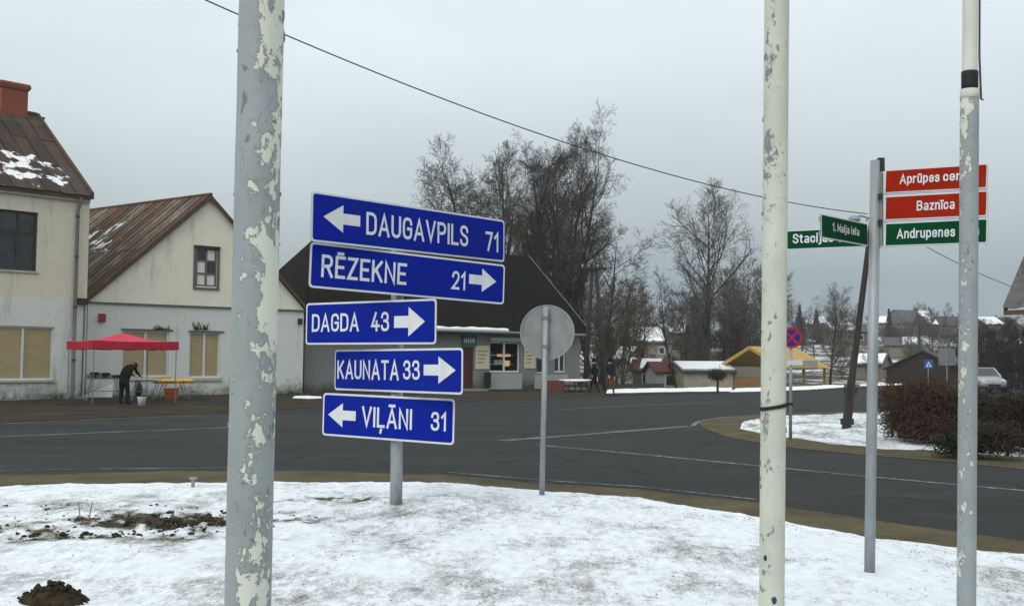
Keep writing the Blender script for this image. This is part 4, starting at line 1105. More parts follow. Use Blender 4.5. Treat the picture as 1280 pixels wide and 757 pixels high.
# ------------------------------------------------------------------ street name signpost
b1 = gp(1086, 720, .09); t1 = at(1094.5, 201, b1.y)
rootN = empty('street_name_signpost', (b1.x, b1.y, .07), 'slim grey post with two red and three green street name boards', 'signpost')
q = MB(); q.tube([Vector((b1.x, b1.y, -.1)), t1], .0385, 14); q.build('post', 'galvanised', rootN, smooth=True)
q = MB(); q.tube([at(1087, 716, b1.y), at(1087, 722, b1.y)], .05, 14); q.build('post_collar', 'galvanised_dark', rootN, smooth=True)
q = MB(); p_ = at(1101, 213, b1.y - .01); q.box(at(1101, 206, b1.y - .01), (.022, 0, 0), (0, .022, 0), (0, 0, .05)); q.build('bracket_cap', 'dark_iron', rootN)
q = MB(); q.tube([at(1101.5, 216, b1.y - .01), at(1101.5, 307, b1.y - .01)], .016, 8); rail = q.build('bracket_rail', 'galvanised_dark', rootN)
for yy in (245.5, 278):
    q = MB(); q.box(at(1100, yy, b1.y - .045), (.014, 0, 0), (0, .014, 0), (0, 0, .02)); q.build('bracket_bolt', 'dark_iron', rail)
SY = b1.y - .03
for corners, face, items in (
    ((1105, 213, 241.5, 1234.5, 204, 235.5), 'sign_red', [('Aprūpes', 1124.5, 1174.5, 230, 218, .155), ('centrs', 1179, 1223, 226.5, 214.7, .155)]),
    ((1105, 245.5, 275.5, 1234.5, 238, 270), 'sign_red', [('Baznīca', 1146, 1193.5, 263.3, 251, .155)]),
    ((1105, 279, 308, 1234.5, 272.5, 304), 'sign_green', [('Andrupenes', 1121, 1194, 298.3, 286, .155), ('iela', 1200, 1224, 294.8, 282.8, .155)])):
    bd = Board(*corners, 1105, SY, ratio=1.07); bd.plate(rootN, face, .009, .012)
    for it in items: bd.text(it[0], it[1], it[2], it[3], it[4], it[5])
    q = MB(); q.box(bd.P(-bd.w / 2 + .012, 0, .004), bd.u * .004, bd.v * bd.h * .46, bd.n * .002); q.build('edge_line', 'sign_white', bd.o)
    q = MB(); a = bd.P(-bd.w / 2 - .06, -bd.h / 2 - .006, -.01); b_ = bd.P(bd.w / 2, -bd.h / 2 - .006, -.01); q.tube([a, b_], .0065, 6); q.build('support_rod', 'sign_white', bd.o)
for corners, items, off, ratio in (
    ((983, 288, 312.5, 1084, 283, 308.5), [('Stacijas', 991, 1042, 304.3, 292.5, .155), ('iela', 1049, 1074, 302.6, 290.8, .155)], -.02, 1.04),
    ((1026.5, 267, 297, 1084.5, 279.5, 307.5), [('1. Maija', 1040, 1061, 288.5, 278, .155), ('iela', 1063.5, 1073.5, 293, 282.6, .155)], -.05, .93)):
    bd = Board(*corners, 1084, b1.y + off, ratio=ratio); bd.plate(rootN, 'sign_green', .009, .012)
    for it in items: bd.text(*it)

# ------------------------------------------------------------------ row of three flagpoles
def flagpole(pxb, pyb, pxt, pyt, Y, r_px, label):
    pb_, pt_ = at(pxb, pyb, Y), at(pxt, pyt, Y); ax = (pt_ - pb_).normalized()
    base = pb_ + ax * ((.08 - pb_.z) / ax.z)
    root = bpy.data.objects.new('flagpole', None); COL.objects.link(root); root.location = base
    root.rotation_euler = Vector((0, 0, 1)).rotation_difference(ax).to_euler(); ORI[root.name] = Vector()
    setp(root, label, 'flagpole', 'flagpoles standing in a row on the lawn')
    return root, r_px / FPX * Y, (lambda px, py: (at(px, py, Y) - base).dot(ax))
def pipe_wall(name, mat, root, r, z0, z1, bend=0.0, n=28, seg=40, dents=.0012):
    q = MB()
    for i in range(seg + 1):
        z = z0 + (z1 - z0) * i / seg
        for j in range(n):
            a = 2 * math.pi * j / n
            rr = r + dents * noise.noise(Vector((math.cos(a) * 2, math.sin(a) * 2, z * 6)))
            q.v.append(Vector((rr * math.cos(a), rr * math.sin(a), z)))
    for i in range(seg):
        for j in range(n): q.f.append([i * n + j, i * n + (j + 1) % n, (i + 1) * n + (j + 1) % n, (i + 1) * n + j]); q.m.append(0)
    q.f.append([seg * n + j for j in range(n)]); q.m.append(0); q.f.append([j for j in range(n)][::-1]); q.m.append(0)
    return q.build(name, mat, root, smooth=True)
def flakes(root, r, zs, seed, mat, n):
    """curled paint scabs along the pole's edges"""
    r2 = random.Random(seed)
    for k in range(n):
        a = r2.choice([math.pi, math.pi * .98, 0.02, math.pi * 1.04]) + r2.uniform(-.25, .25); z = r2.uniform(*zs)
        c = Vector((math.cos(a) * r, math.sin(a) * r, z)); s_ = r2.uniform(.003, .007)
        q = MB(); q.blob(c, (s_ * .8, s_ * .8, s_ * r2.uniform(1, 3)), k + seed, 1, .5); q.build('paint_scab', mat, root)
JZ = None
root, r_, zt = flagpole(309.5, 757, 327.5, 0, 2.72, 28.2, 'thick blue grey flagpole with big cream flakes of bare undercoat')
pipe_wall('lower_tube', 'pole_blue_grey', root, r_, -.12, 3.45); pipe_wall('upper_tube', 'pole_cream_top', root, r_ * .8, 3.452, 7.2)
pipe_wall('base_plate', 'concrete', root, .17, -.15, .0, seg=2, dents=0)
flakes(root, r_, (.9, 2.6), 4, 'galvanised_dark', 26)
root, r_, zt = flagpole(964.5, 757, 971, 0, 4.95, 15.4, 'cream flagpole with small grey chips and a black strap')
pipe_wall('lower_tube', 'pole_cream', root, r_, -.12, 3.62); pipe_wall('upper_tube', 'pole_cream_top', root, r_ * .8, 3.622, 7.2)
pipe_wall('base_plate', 'concrete', root, .17, -.15, .0, seg=2, dents=0)
z = zt(967, 508)
q = MB(); n_ = 28; RR = r_ + .002
for i in range(n_):
    a = 2 * math.pi * i / n_; zz = z + .012 * math.cos(a)
    for dz, rr in ((-.0085, RR), (.0085, RR), (.0085, RR + .005), (-.0085, RR + .005)): q.v.append(Vector((rr * math.cos(a), rr * math.sin(a), zz + dz)))
for i in range(n_):
    for j in range(4): q.f.append([i * 4 + j, i * 4 + (j + 1) % 4, ((i + 1) % n_) * 4 + (j + 1) % 4, ((i + 1) % n_) * 4 + j]); q.m.append(0)
st = q.build('strap', 'black_rubber', root)
q = MB(); q.tube([Vector((RR, -.01, z + .012)), Vector((RR + .02, -.012, z + .016)), Vector((RR + .028, -.012, z + .014))], [.008, .007, .009], 6); q.build('strap_end', 'black_rubber', st)
for px, py, s_ in ((954.5, 695, .012), (964, 746, .014)):
    zz = zt(px, py); a = -math.pi / 2 + (px - 964.8) / 15.4 * 1.1
    q = MB(); cc = Vector((math.cos(a) * (r_ + .001), math.sin(a) * (r_ + .001), zz)); q.blob(cc, (s_ * .9, .003, s_ * 1.3), int(px), 2, .4); q.build('paint_daub', 'daub_blue', root)
flakes(root, r_, (.6, 3.5), 9, 'galvanised_dark', 16)
root, r_, zt = flagpole(1208, 757, 1212, 110, 6.3, 11.2, 'blue grey flagpole with cream upper tube and taped joint')
zj = zt(1212, 112)
pipe_wall('lower_tube', 'pole_blue_grey_worn', root, r_, -.12, zj - .06); pipe_wall('upper_tube', 'pole_cream_top', root, r_ * .80, zj - .03, 7.2)
pipe_wall('joint_collar', 'pole_cream_top', root, r_ * 1.03, zj - .058, zj - .002, seg=2, dents=0)
pipe_wall('joint_tape', 'black_rubber', root, r_ * .9, zj, zj + .11, seg=6, dents=.003)
pipe_wall('base_plate', 'concrete', root, .17, -.15, .0, seg=2, dents=0)
q = MB(); rr = r_ * .86; q.tube([Vector((rr + .006, -.01, 7.0)), Vector((rr + .004, -.01, 5)), Vector((rr + .008, -.01, zj + .2)), Vector((r_ + .006, -.01, zj + .08)), Vector((r_ + .012, -.01, zj - .06)), Vector((r_ + .026, -.012, zj - .065))], .0065, 6)
q.build('halyard', 'cable', root)
flakes(root, r_, (.7, 3.2), 14, 'galvanised_dark', 30)

# ------------------------------------------------------------------ no stopping sign on the island
b2 = gp(988, 545, .08); cN = at(989.5, 422, b2.y - .05); rN = 13.0 / FPX * cN.y
rootQ = empty('no_stopping_sign', (b2.x, b2.y, .05), 'round blue and red no stopping sign on the snowy island', 'traffic sign')
q = MB(); q.tube([Vector((b2.x, b2.y, -.05)), Vector((cN.x, b2.y, cN.z + rN * .9))], .034, 10); q.build('post', 'galvanised', rootQ, smooth=True)
def disc(r_, o_, th, k=40):
    return [cN + Vector((r_ * math.cos(2 * math.pi * i / k), -o_, r_ * math.sin(2 * math.pi * i / k))) for i in range(k)], Vector((0, -th, 0))
q = MB(); a, o_ = disc(rN, 0, .006); q.prism(a, o_); dsc = q.build('disc', 'nostop_red', rootQ)
q = MB(); a, o_ = disc(rN * .80, .0065, .002); q.prism(a, o_); q.build('face', 'nostop_blue', dsc)
for sg in (-1, 1):
    q = MB(); d_ = Vector((sg * .707, 0, .707)); e_ = Vector((.707, 0, -sg * .707)); q.box(cN + Vector((0, -.0095 - .001 * sg, 0)), d_ * rN * .8, e_ * rN * .11, Vector((0, .0008, 0))); q.build('cross_bar', 'nostop_red', dsc)
q = MB(); q.box(at(993, 453, b2.y - .05), (.17, 0, 0), (0, .006, 0), (0, 0, .055)); q.build('plate', 'sign_white', rootQ)

# crossing sign and grey sign back further up the road
b3 = gp(1160.5, 481); q0 = at(1160.5, 455, b3.y)
rootX = empty('crossing_sign', (b3.x, b3.y, 0), 'small blue square pedestrian crossing sign with white triangle', 'traffic sign')
q = MB(); q.tube([Vector((b3.x, b3.y, -.1)), Vector((b3.x, b3.y, q0.z + .3))], .035, 8); q.build('post', 'galvanised', rootX)
hs = 5.6 / FPX * b3.y
q = MB(); q.box(q0 - Vector((0, .05, 0)), (hs, 0, 0), (0, .005, 0), (0, 0, hs)); pl = q.build('plate', 'crossing_blue', rootX)
q = MB(); f_ = q0 - Vector((0, .058, 0)); q.prism([f_ + Vector((-hs * .72, 0, -hs * .6)), f_ + Vector((hs * .72, 0, -hs * .6)), f_ + Vector((0, 0, hs * .72))], (0, -.003, 0)); q.build('triangle', 'sign_white', pl)
q = MB(); q.box(f_ + Vector((0, -.006, -hs * .2)), (hs * .12, 0, 0), (0, .001, 0), (0, 0, hs * .28)); q.build('pictogram', 'black_rubber', pl)
b4 = gp(1184, 483.5); q0 = at(1184, 446, b4.y)
rootZ = empty('square_sign_back', (b4.x, b4.y, 0), 'square road sign seen from its grey green back near the brown barn', 'traffic sign')
q = MB(); q.tube([Vector((b4.x, b4.y, -.1)), Vector((b4.x, b4.y, q0.z + .4))], .04, 8); q.build('post', 'galvanised', rootZ)
hs = 10.5 / FPX * b4.y; q = MB(); q.box(q0 + Vector((0, .06, 0)), (hs, 0, 0), (0, .006, 0), (0, 0, hs)); q.build('plate', 'sign_back', rootZ)

# ------------------------------------------------------------------ leaning timber pole with lamp and cables
b5 = gp(1057, 535, .08); topP = at(1091.5, 262, b5.y + .2)
rootT = empty('leaning_utility_pole', (b5.x, b5.y, .05), 'leaning dark timber utility pole strapped to a concrete stub', 'utility pole')
ax = (topP - b5); q = MB(); q.tube([b5 + ax * (i / 10) for i in range(11)], [.09 - .03 * i / 10 for i in range(11)], 12); q.build('pole_shaft', 'pole_wood', rootT, smooth=True)
st0 = b5 + Vector((-.06, -.19, -.15)); st1 = at(1064.5, 474, b5.y - .17)
q = MB(); e1 = Vector((.095, 0, 0)); e2 = Vector((0, .075, 0)); q.hexa([st0 - e1 - e2, st0 + e1 - e2, st0 + e1 + e2, st0 - e1 + e2, st1 - e1 * .8 - e2, st1 + e1 * .8 - e2, st1 + e1 * .8 + e2, st1 - e1 * .8 + e2]); q.build('concrete_stub', 'pole_wood', rootT)
for f_ in (.24, .80):
    c = st0.lerp(st1, f_) + Vector((.03, .09, 0)); q = MB(); q.tube([c + Vector((0, 0, -.07)), c + Vector((0, 0, .07))], .16, 12); q.build('wire_binding', 'dark_iron', rootT)
lm = at(1068, 274, b5.y - .2); arm0 = b5 + ax * .955
q = MB(); q.tube([arm0, arm0.lerp(lm, .6) + Vector((0, 0, .08)), lm + Vector((0, 0, .06))], .022, 8); arm = q.build('lamp_arm', 'galvanised_dark', rootT)
q = MB(); pts_ = []
for i in range(7):
    a = math.pi / 2 * i / 6; pts_.append((math.cos(a), math.sin(a)))
q.tube([lm + Vector((0, 0, -.05))] + [lm + Vector((0, 0, .10 * s_)) for c__, s_ in pts_], [.14] + [max(.14 * c__, .004) for c__, s_ in pts_], 14); q.build('lamp_head', 'galvanised', arm, smooth=True)
for k, sx in enumerate((-.12, .1)):
    c = b5 + ax * (.94 - .02 * k) + Vector((sx, 0, .02)); q = MB(); q.tube([c, c + Vector((0, 0, .05)), c + Vector((0, 0, .1))], [.03, .045, .02], 8); q.build('insulator', 'sign_white', rootT)
def cable(p0, p1, sag, r_, label, name='overhead_cable'):
    pts = []
    for i in range(41):
        t_ = i / 40; p = p0.lerp(p1, t_); p.z -= sag * 4 * t_ * (1 - t_); pts.append(p)
    q = MB(); q.org = p0.copy(); q.tube(pts, r_, 6); return setp(q.build(name, 'cable'), label, 'cable', 'cables hung from the leaning utility pole')
CABLE_A = cA = b5 + ax * .965 + Vector((-.12, 0, .08))
cable(cA, at(-60, -148, 12.0), .70, .011, 'long black overhead cable sloping down to the leaning utility pole')

# ------------------------------------------------------------------ people
def figure(name, base, yaw, J, seg, label, mats, hair_r=None, lean_head=None, cap=None):
    """J: joint -> (x,y,z) local metres, seg: (a, b) bones with radii; skin surface, one continuous body"""
    root = empty(name, base, label, 'person')
    keys = list(J); idx = {k: i for i, k in enumerate(keys)}
    me = bpy.data.meshes.new('body'); me.from_pydata([J[k][:3] for k in keys], [(idx[a], idx[b_]) for a, b_ in seg], [])
    ob = bpy.data.objects.new('body', me); COL.objects.link(ob)
    md = ob.modifiers.new('skin', 'SKIN'); md.use_smooth_shade = True
    sk = me.skin_vertices[0].data
    for k in keys:
        r_ = J[k][3]; sk[idx[k]].radius = r_ if isinstance(r_, tuple) else (r_, r_)
    sk[idx['pelvis']].use_root = True
    sb = ob.modifiers.new('sub', 'SUBSURF'); sb.levels = 2; sb.render_levels = 2
    dg = bpy.context.evaluated_depsgraph_get(); ev = ob.evaluated_get(dg); m2 = bpy.data.meshes.new_from_object(ev)
    bpy.data.objects.remove(ob)
    for mm in mats: m2.materials.append(MATS[mm])
    bones = [(Vector(J[a][:3]), Vector(J[b_][:3]), a, b_) for a, b_ in seg]
    def mi(c):
        best = None
        for A_, B_, a, b_ in bones:
            d = B_ - A_; t_ = max(0, min(1, (c - A_).dot(d) / max(1e-9, d.length_squared))); q = (c - (A_ + d * t_)).length
            if best is None or q < best[0]: best = (q, a, b_, t_)
        _, a, b_, t_ = best
        n_ = a + '>' + b_
        if 'toe' in n_ or (b_[:5] == 'ankle' and t_ > .93): return 3
        if a[:3] == 'hip' or a[:4] == 'knee' or b_[:3] == 'hip' or a[:5] == 'ankle': return 1
        if 'wrist' in a or 'palm' in n_ or 'fing' in n_ or 'head' in n_ or (a == 'neck'): return 2
        return 0
    for p in m2.polygons: p.material_index = mi(p.center); p.use_smooth = True
    o = bpy.data.objects.new('body', m2); COL.objects.link(o); o.parent = root; ORI[o.name] = Vector(base)
    hd = Vector(J['head'][:3]); nk = Vector(J['neck'][:3]); ax_ = (hd - nk).normalized()
    q = MB(); q.blob(hd + ax_ * .03 + Vector((0, .02, 0)), (.098, .11, .115), 3, 3, .06); o2 = q.build('hair' if not cap else 'hat', cap or 'hair_dark'); o2.parent = root; 
    root.rotation_euler = (0, 0, yaw)
    return root
def legs(J, seg, side, hip, knee, ankle, toe, r=(.088, .058, .045)):
    s_ = side
    J['hip' + s_] = (*hip, r[0]); J['knee' + s_] = (*knee, r[1]); J['ankle' + s_] = (*ankle, r[2]); J['toe' + s_] = (*toe, .04)
    seg += [('pelvis', 'hip' + s_), ('hip' + s_, 'knee' + s_), ('knee' + s_, 'ankle' + s_), ('ankle' + s_, 'toe' + s_)]
def arm_(J, seg, side, sh, el, wr, hand):
    s_ = side; h = Vector(hand).normalized(); sdv = h.cross(Vector((0, 0, 1)))
    if sdv.length < .2: sdv = h.cross(Vector((0, 1, 0)))
    sdv.normalize(); w_ = Vector(wr)
    J['sho' + s_] = (*sh, .068); J['elb' + s_] = (*el, .052); J['wrist' + s_] = (*wr, (.03, .03)); J['palm' + s_] = (*(w_ + h * .07), (.034, .02))
    seg += [('chest', 'sho' + s_), ('sho' + s_, 'elb' + s_), ('elb' + s_, 'wrist' + s_), ('wrist' + s_, 'palm' + s_)]
    for k, (off, ln) in enumerate(((-.03, .07), (-.01, .085), (.01, .08), (.03, .06))):
        a = w_ + h * .085 + sdv * off; J['fing%d%s' % (k, s_)] = (*a, .009); J['fingt%d%s' % (k, s_)] = (*(a + h * ln + Vector((0, 0, -.02))), .008)
        seg += [('palm' + s_, 'fing%d%s' % (k, s_)), ('fing%d%s' % (k, s_), 'fingt%d%s' % (k, s_))]
    a = w_ + h * .03 + sdv * -.045; J['fingth' + s_] = (*a, .010); J['fingtt' + s_] = (*(a + h * .05 + sdv * -.02), .009)
    seg += [('wrist' + s_, 'fingth' + s_), ('fingth' + s_, 'fingtt' + s_)]

# bending stall keeper, facing the table to the right of him, his back to the road
J = {'pelvis': (0, 0, .92, (.19, .16)), 'spine': (.08, .0, 1.12, (.20, .18)), 'chest': (.20, 0, 1.32, (.215, .18)), 'neck': (.36, 0, 1.36, .06), 'head': (.46, 0, 1.36, (.085, .1))}
sg = [('pelvis', 'spine'), ('spine', 'chest'), ('chest', 'neck'), ('neck', 'head')]
legs(J, sg, 'L', (0, .1, .84), (.03, .12, .47), (-.02, .13, .07), (.12, .14, .035), r=(.115, .08, .062)); legs(J, sg, 'R', (0, -.1, .84), (.05, -.15, .47), (.0, -.19, .07), (.14, -.21, .035), r=(.115, .08, .062))
arm_(J, sg, 'L', (.26, .19, 1.32), (.40, .22, 1.08), (.58, .14, .98), (1, -.2, -.15)); arm_(J, sg, 'R', (.26, -.19, 1.32), (.42, -.22, 1.07), (.60, -.14, .98), (1, .2, -.15))
kb = gp(154, 505.5); figure('person', (kb.x, kb.y, .01), R(62), J, sg, 'person in black jacket and trousers bending over the stall tables', ['black_cloth', 'trousers_black', 'skin', 'shoe'])
# pedestrian right of the shop
J = {'pelvis': (0, 0, .93, (.15, .12)), 'spine': (0, .0, 1.12, (.16, .13)), 'chest': (.01, 0, 1.33, (.18, .13)), 'neck': (.02, 0, 1.5, .058), 'head': (.035, 0, 1.63, (.085, .1))}
sg = [('pelvis', 'spine'), ('spine', 'chest'), ('chest', 'neck'), ('neck', 'head')]
legs(J, sg, 'L', (0, .1, .85), (.12, .1, .48), (.2, .1, .08), (.34, .11, .04)); legs(J, sg, 'R', (0, -.1, .85), (-.02, -.1, .48), (-.22, -.1, .1), (-.1, -.11, .04))
arm_(J, sg, 'L', (0, .2, 1.38), (-.12, .27, 1.12), (-.05, .3, .9), (.3, 0, -1)); arm_(J, sg, 'R', (0, -.2, 1.38), (.1, -.26, 1.12), (.28, -.26, .95), (.7, 0, -1))
kb = gp(762, 495); figure('person', (kb.x, kb.y, .02), R(-60), J, sg, 'person in dark jacket and orange brown trousers walking past the grey shop', ['navy_cloth', 'trousers_orange', 'skin', 'shoe'], cap='black_cloth')
kb2 = gp(743, 492); J2 = dict(J); figure('person', (kb2.x, kb2.y, .02), R(150), J, sg, 'person all in black standing by the snow capped stone wall', ['black_cloth', 'trousers_black', 'skin', 'shoe'], cap='black_cloth')

# ------------------------------------------------------------------ market stall
tcn = gp(151, 503); tz = 0.0
rootM = empty('canopy_tent', (tcn.x, tcn.y, 0), 'pop-up market canopy with red pink roof over the stall tables', 'canopy')
td, tn = FH.d, FH.n; HA = 1.52
cor = lambda a, b_, z: Vector((tcn.x, tcn.y, 0)) + td * a * HA + tn * b_ * HA + up * z
ZE, ZP, ZV = 2.24, 2.56, 1.93
pk = cor(0, 0, ZP); q = MB(); n_ = 10
for s_, (p0, p1) in enumerate(((cor(-1, 1, ZE), cor(1, 1, ZE)), (cor(1, 1, ZE), cor(1, -1, ZE)), (cor(1, -1, ZE), cor(-1, -1, ZE)), (cor(-1, -1, ZE), cor(-1, 1, ZE)))):
    k = len(q.v)
    for i in range(n_ + 1):
        for j in range(n_ + 1):
            t_ = i / n_; e_ = p0.lerp(p1, j / n_); v = e_.lerp(pk, t_); v.z -= .10 * math.sin(math.pi * t_) + .035 * math.sin(math.pi * j / n_) * (1 - t_); q.v.append(v)
    for i in range(n_):
        for j in range(n_): a = k + i * (n_ + 1) + j; q.f.append([a, a + 1, a + n_ + 2, a + n_ + 1]); q.m.append(0)
cv = q.build('canopy_roof', 'tent_red', rootM, smooth=True, fix=False)
for p0, p1 in (((-1, 1), (1, 1)), ((1, 1), (1, -1)), ((1, -1), (-1, -1)), ((-1, -1), (-1, 1))):
    q = MB()
    for i in range(13):
        t_ = i / 12; a = p0[0] + (p1[0] - p0[0]) * t_; b_ = p0[1] + (p1[1] - p0[1]) * t_; w_ = 1.006 + .006 * math.sin(i * 2.1)
        q.v += [cor(a * 1.003, b_ * 1.003, ZE + .004 - .035 * math.sin(math.pi * t_)), cor(a * w_, b_ * w_, ZV + .012 * math.sin(i * 1.7))]
    for i in range(12): q.f.append([2 * i, 2 * i + 1, 2 * i + 3, 2 * i + 2]); q.m.append(0)
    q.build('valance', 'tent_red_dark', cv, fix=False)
for a, b_ in ((-1, 1), (1, 1), (1, -1), (-1, -1)):
    q = MB(); q.tube([cor(a * .96, b_ * .96, 0), cor(a * .96, b_ * .96, ZE - .03)], .016, 6); lg = q.build('leg', 'galvanised_dark', rootM)
    q = MB(); q.box(cor(a * .96, b_ * .96, .008), td * .06, tn * .06, up * .008); q.build('foot_plate', 'dark_iron', lg)
q = MB(); q.tube([cor(0, -.96, ZE - .12), cor(0, .96, ZE - .12)], .013, 6); q.build('roof_strut', 'dark_iron', rootM)

def table(px0, px1, py, ptop, dep, top, label, sag=0):
    a = gp(px0, py); b_ = gp(px1, py - (px1 - px0) * .012); F = Facade(a, b_); zt_ = CAMH + (F.A.y) / FPX * (446.6 - ptop)
    rt = empty('folding_table', (a + b_) / 2, label, 'table', 'folding tables at the market stall')
    q = MB(); F.box(q, 0, F.len, zt_ - .04, zt_, -dep, 0); q.build('table_top', top, rt)
    for u in (.12, F.len - .12):
        for o_ in (-.08, -dep + .08):
            q = MB(); q.tube([F.P(u, 0, o_), F.P(u + (.25 if u < 1 else -.25), zt_ - .045, o_)], .018, 6); q.build('leg', 'galvanised', rt)
    q = MB(); q.tube([F.P(.2, zt_ * .4, -dep / 2), F.P(F.len - .2, zt_ * .4, -dep / 2)], .014, 6); q.build('brace', 'galvanised', rt)
    return F, zt_
Ft, zt_ = table(104, 158, 500.5, 472.5, .75, 'table_grey', 'grey topped folding table at the stall piled with dark goods')
r2 = random.Random(8)
for k in range(6):
    u = .1 + k * (Ft.len - .4) / 6; hh = r2.uniform(.1, .2) if k < 4 else .09
    q = MB(); c = Ft.P(u + .14, zt_ + hh / 2 + .004, -.36); q.org = Ft.P(u + .14, zt_, -.36)
    q.box(c, Ft.d * .15, Ft.n * .22, up * hh / 2); q.box(c + up * (hh / 2 + .012), Ft.d * .13, Ft.n * .19, up * .012)
    setp(q.build('goods_box', 'navy_cloth' if k % 2 else 'table_grey'), ('navy blue' if k % 2 else 'slate grey') + ' flat box of goods lying on the grey folding table', 'box', 'boxes of goods on the grey stall table')
Fm, zm_ = table(161, 196, 500, 473, .7, 'bucket_white', 'white topped folding table in the middle of the stall')
Fy, zy_ = table(196, 241, 499, 477.5, .8, 'shelter_wood', 'folding table at the stall heaped with yellow goods')
for k in range(9):
    u = Fy.len * (k + .5) / 9; c = Fy.P(u, zy_ + .06, -.3 + .15 * (k % 2)); q = MB(); q.org = c.copy()
    q.blob(c, (.16, .15, .085), k + 3, 2, .35)
    setp(q.build('yellow_bundle', 'yellow_cloth', smooth=True), 'bright yellow bundle heaped on the stall table', 'bundle', 'yellow bundles on the stall table')
c = gp(214, 499.5); q = MB(); q.org = Vector((c.x, c.y, 0)); q.hexa([c + Vector(v) for v in ((-.2, -.15, .0), (.2, -.15, .0), (.2, .15, .0), (-.2, .15, .0), (-.24, -.18, .46), (.24, -.18, .46), (.24, .18, .46), (-.24, .18, .46))])
for zz in (.12, .3): q.box(c + Vector((0, -.19, zz)), (.21, 0, 0), (0, .012, 0), (0, 0, .03))
setp(q.build('crate', 'orange_crate'), 'orange red crate standing under the yellow goods table', 'crate')
c = gp(177, 507); q = MB(); bkt = empty('bucket', (c.x, c.y, 0), 'white plastic bucket on the ground in front of the stall', 'bucket')
q.tube([c + up * .01, c + up * .29, c + up * .31, c + up * .31, c + up * .03], [.115, .145, .155, .135, .105], 16); q.build('bucket_body', 'bucket_white', bkt, smooth=True)
q = MB(); q.tube([c + Vector((.15 * math.cos(t_), -.02, .30 - .16 * math.sin(t_))) for t_ in [math.pi * i / 10 for i in range(11)]], .005, 5); q.build('handle', 'galvanised', bkt)
c = gp(173, 495); q = MB(); q.org = Vector((c.x, c.y, 0)); q.blob(c + up * .30, (.17, .12, .30), 5, 3, .12)
q.tube([c + Vector((.08 * math.cos(t_), 0, .55 + .12 * math.sin(t_))) for t_ in [math.pi * i / 8 for i in range(9)]], .012, 5)
setp(q.build('bag', 'dark_iron', smooth=True), 'dark carrier bag standing beside the bending person', 'bag')
c = gp(113, 500.5); 
sk_ = MB(); cr0 = gp(120, 497); sk_.org = Vector((cr0.x, cr0.y, 0)); sk_.hexa([cr0 + Vector(v) for v in ((-.5, 0, .02), (.55, .3, .02), (.5, .4, .04), (-.55, .1, .04), (-.5, .02, .06), (.55, .34, .56), (.5, .44, .58), (-.55, .12, .08))])
setp(sk_.build('trestle_board', 'bucket_white'), 'pale board leaning under the grey stall table', 'board')

# ------------------------------------------------------------------ bare trees
def tree_mesh(seed, H, trunk_r, spread, fork, levels=4, n1=11, n2=8, n3=7, n4=5, stems=1, droop=0.0, fine=.011, first=.22, lift=.05, stem_k=(.12, .26)):
    rg = random.Random(seed); T = MB(); W = MB()
    def branch(p, d, L_, r_, lv, mbx):
        seg = 7 if lv == 0 else (5 if lv == 1 else (4 if lv == 2 else 2))
        pts = [p.copy()]; rad = [r_]; q = p.copy(); dd = d.copy(); tip = r_ * (.10 if lv == 0 else .35)
        for i in range(seg):
            wob = (.03 if lv == 0 else .15 if lv < 3 else .22)
            dd = dd + Vector((rg.gauss(0, wob), rg.gauss(0, wob), rg.gauss(0, wob) + (lift if lv in (1, 2) else .03) - droop * (lv >= 2))); dd.normalize()
            q = q + dd * L_ / seg; pts.append(q.copy()); rad.append(max(fine * .8, r_ + (tip - r_) * (i + 1) / seg))
        n_ = 8 if lv == 0 else 5 if lv == 1 else 3
        (T if lv <= 1 else W).tube(pts, rad, n_, cap=False)
        if lv >= levels: return
        cnt = (n1, n2, n3, n4)[lv]
        for k in range(cnt):
            f_ = (first + (1 - first) * (k + rg.random()) / cnt) if lv == 0 else (.18 + .82 * (k + rg.random()) / cnt)
            f_ = min(f_, .995); i = int(f_ * seg); a = pts[i].lerp(pts[min(i + 1, seg)], f_ * seg - i); rr = rad[i]
            ax_ = (pts[min(i + 1, seg)] - pts[i]).normalized()
            ang = rg.uniform(.45, .9) * fork * (1.05 - .25 * f_ if lv == 0 else 1)
            th = rg.uniform(0, 6.283); u_ = ax_.orthogonal().normalized(); v_ = ax_.cross(u_)
            nd = ax_ * math.cos(ang) + (u_ * math.cos(th) + v_ * math.sin(th)) * math.sin(ang)
            if lv == 0: ln = H * spread * rg.uniform(.7, 1.15) * (1.0 - .5 * f_) * (.55 + .45 * min(1, (f_ - first) / .25 + .3))
            else: ln = L_ * rg.uniform(.38, .66) * (1.15 - .5 * f_)
            branch(a, nd, ln, max(fine, min(rr * .62, r_ * (.5 if lv else .42)) * rg.uniform(.7, 1)), lv + 1, mbx)
    for s_ in range(stems):
        a = 6.28 * s_ / max(1, stems) + rg.random(); k = 0 if stems == 1 else rg.uniform(*stem_k)
        d = Vector((math.cos(a) * k, math.sin(a) * k, 1)).normalized()
        branch(Vector((math.cos(a), math.sin(a), 0)) * (trunk_r * .8 if stems > 1 else 0) + Vector((0, 0, -.15)), d, H * rg.uniform(.82, .95 if stems > 1 else .9), trunk_r * (1 if stems == 1 else .7), 0, None)
    return T, W
TREE = {}
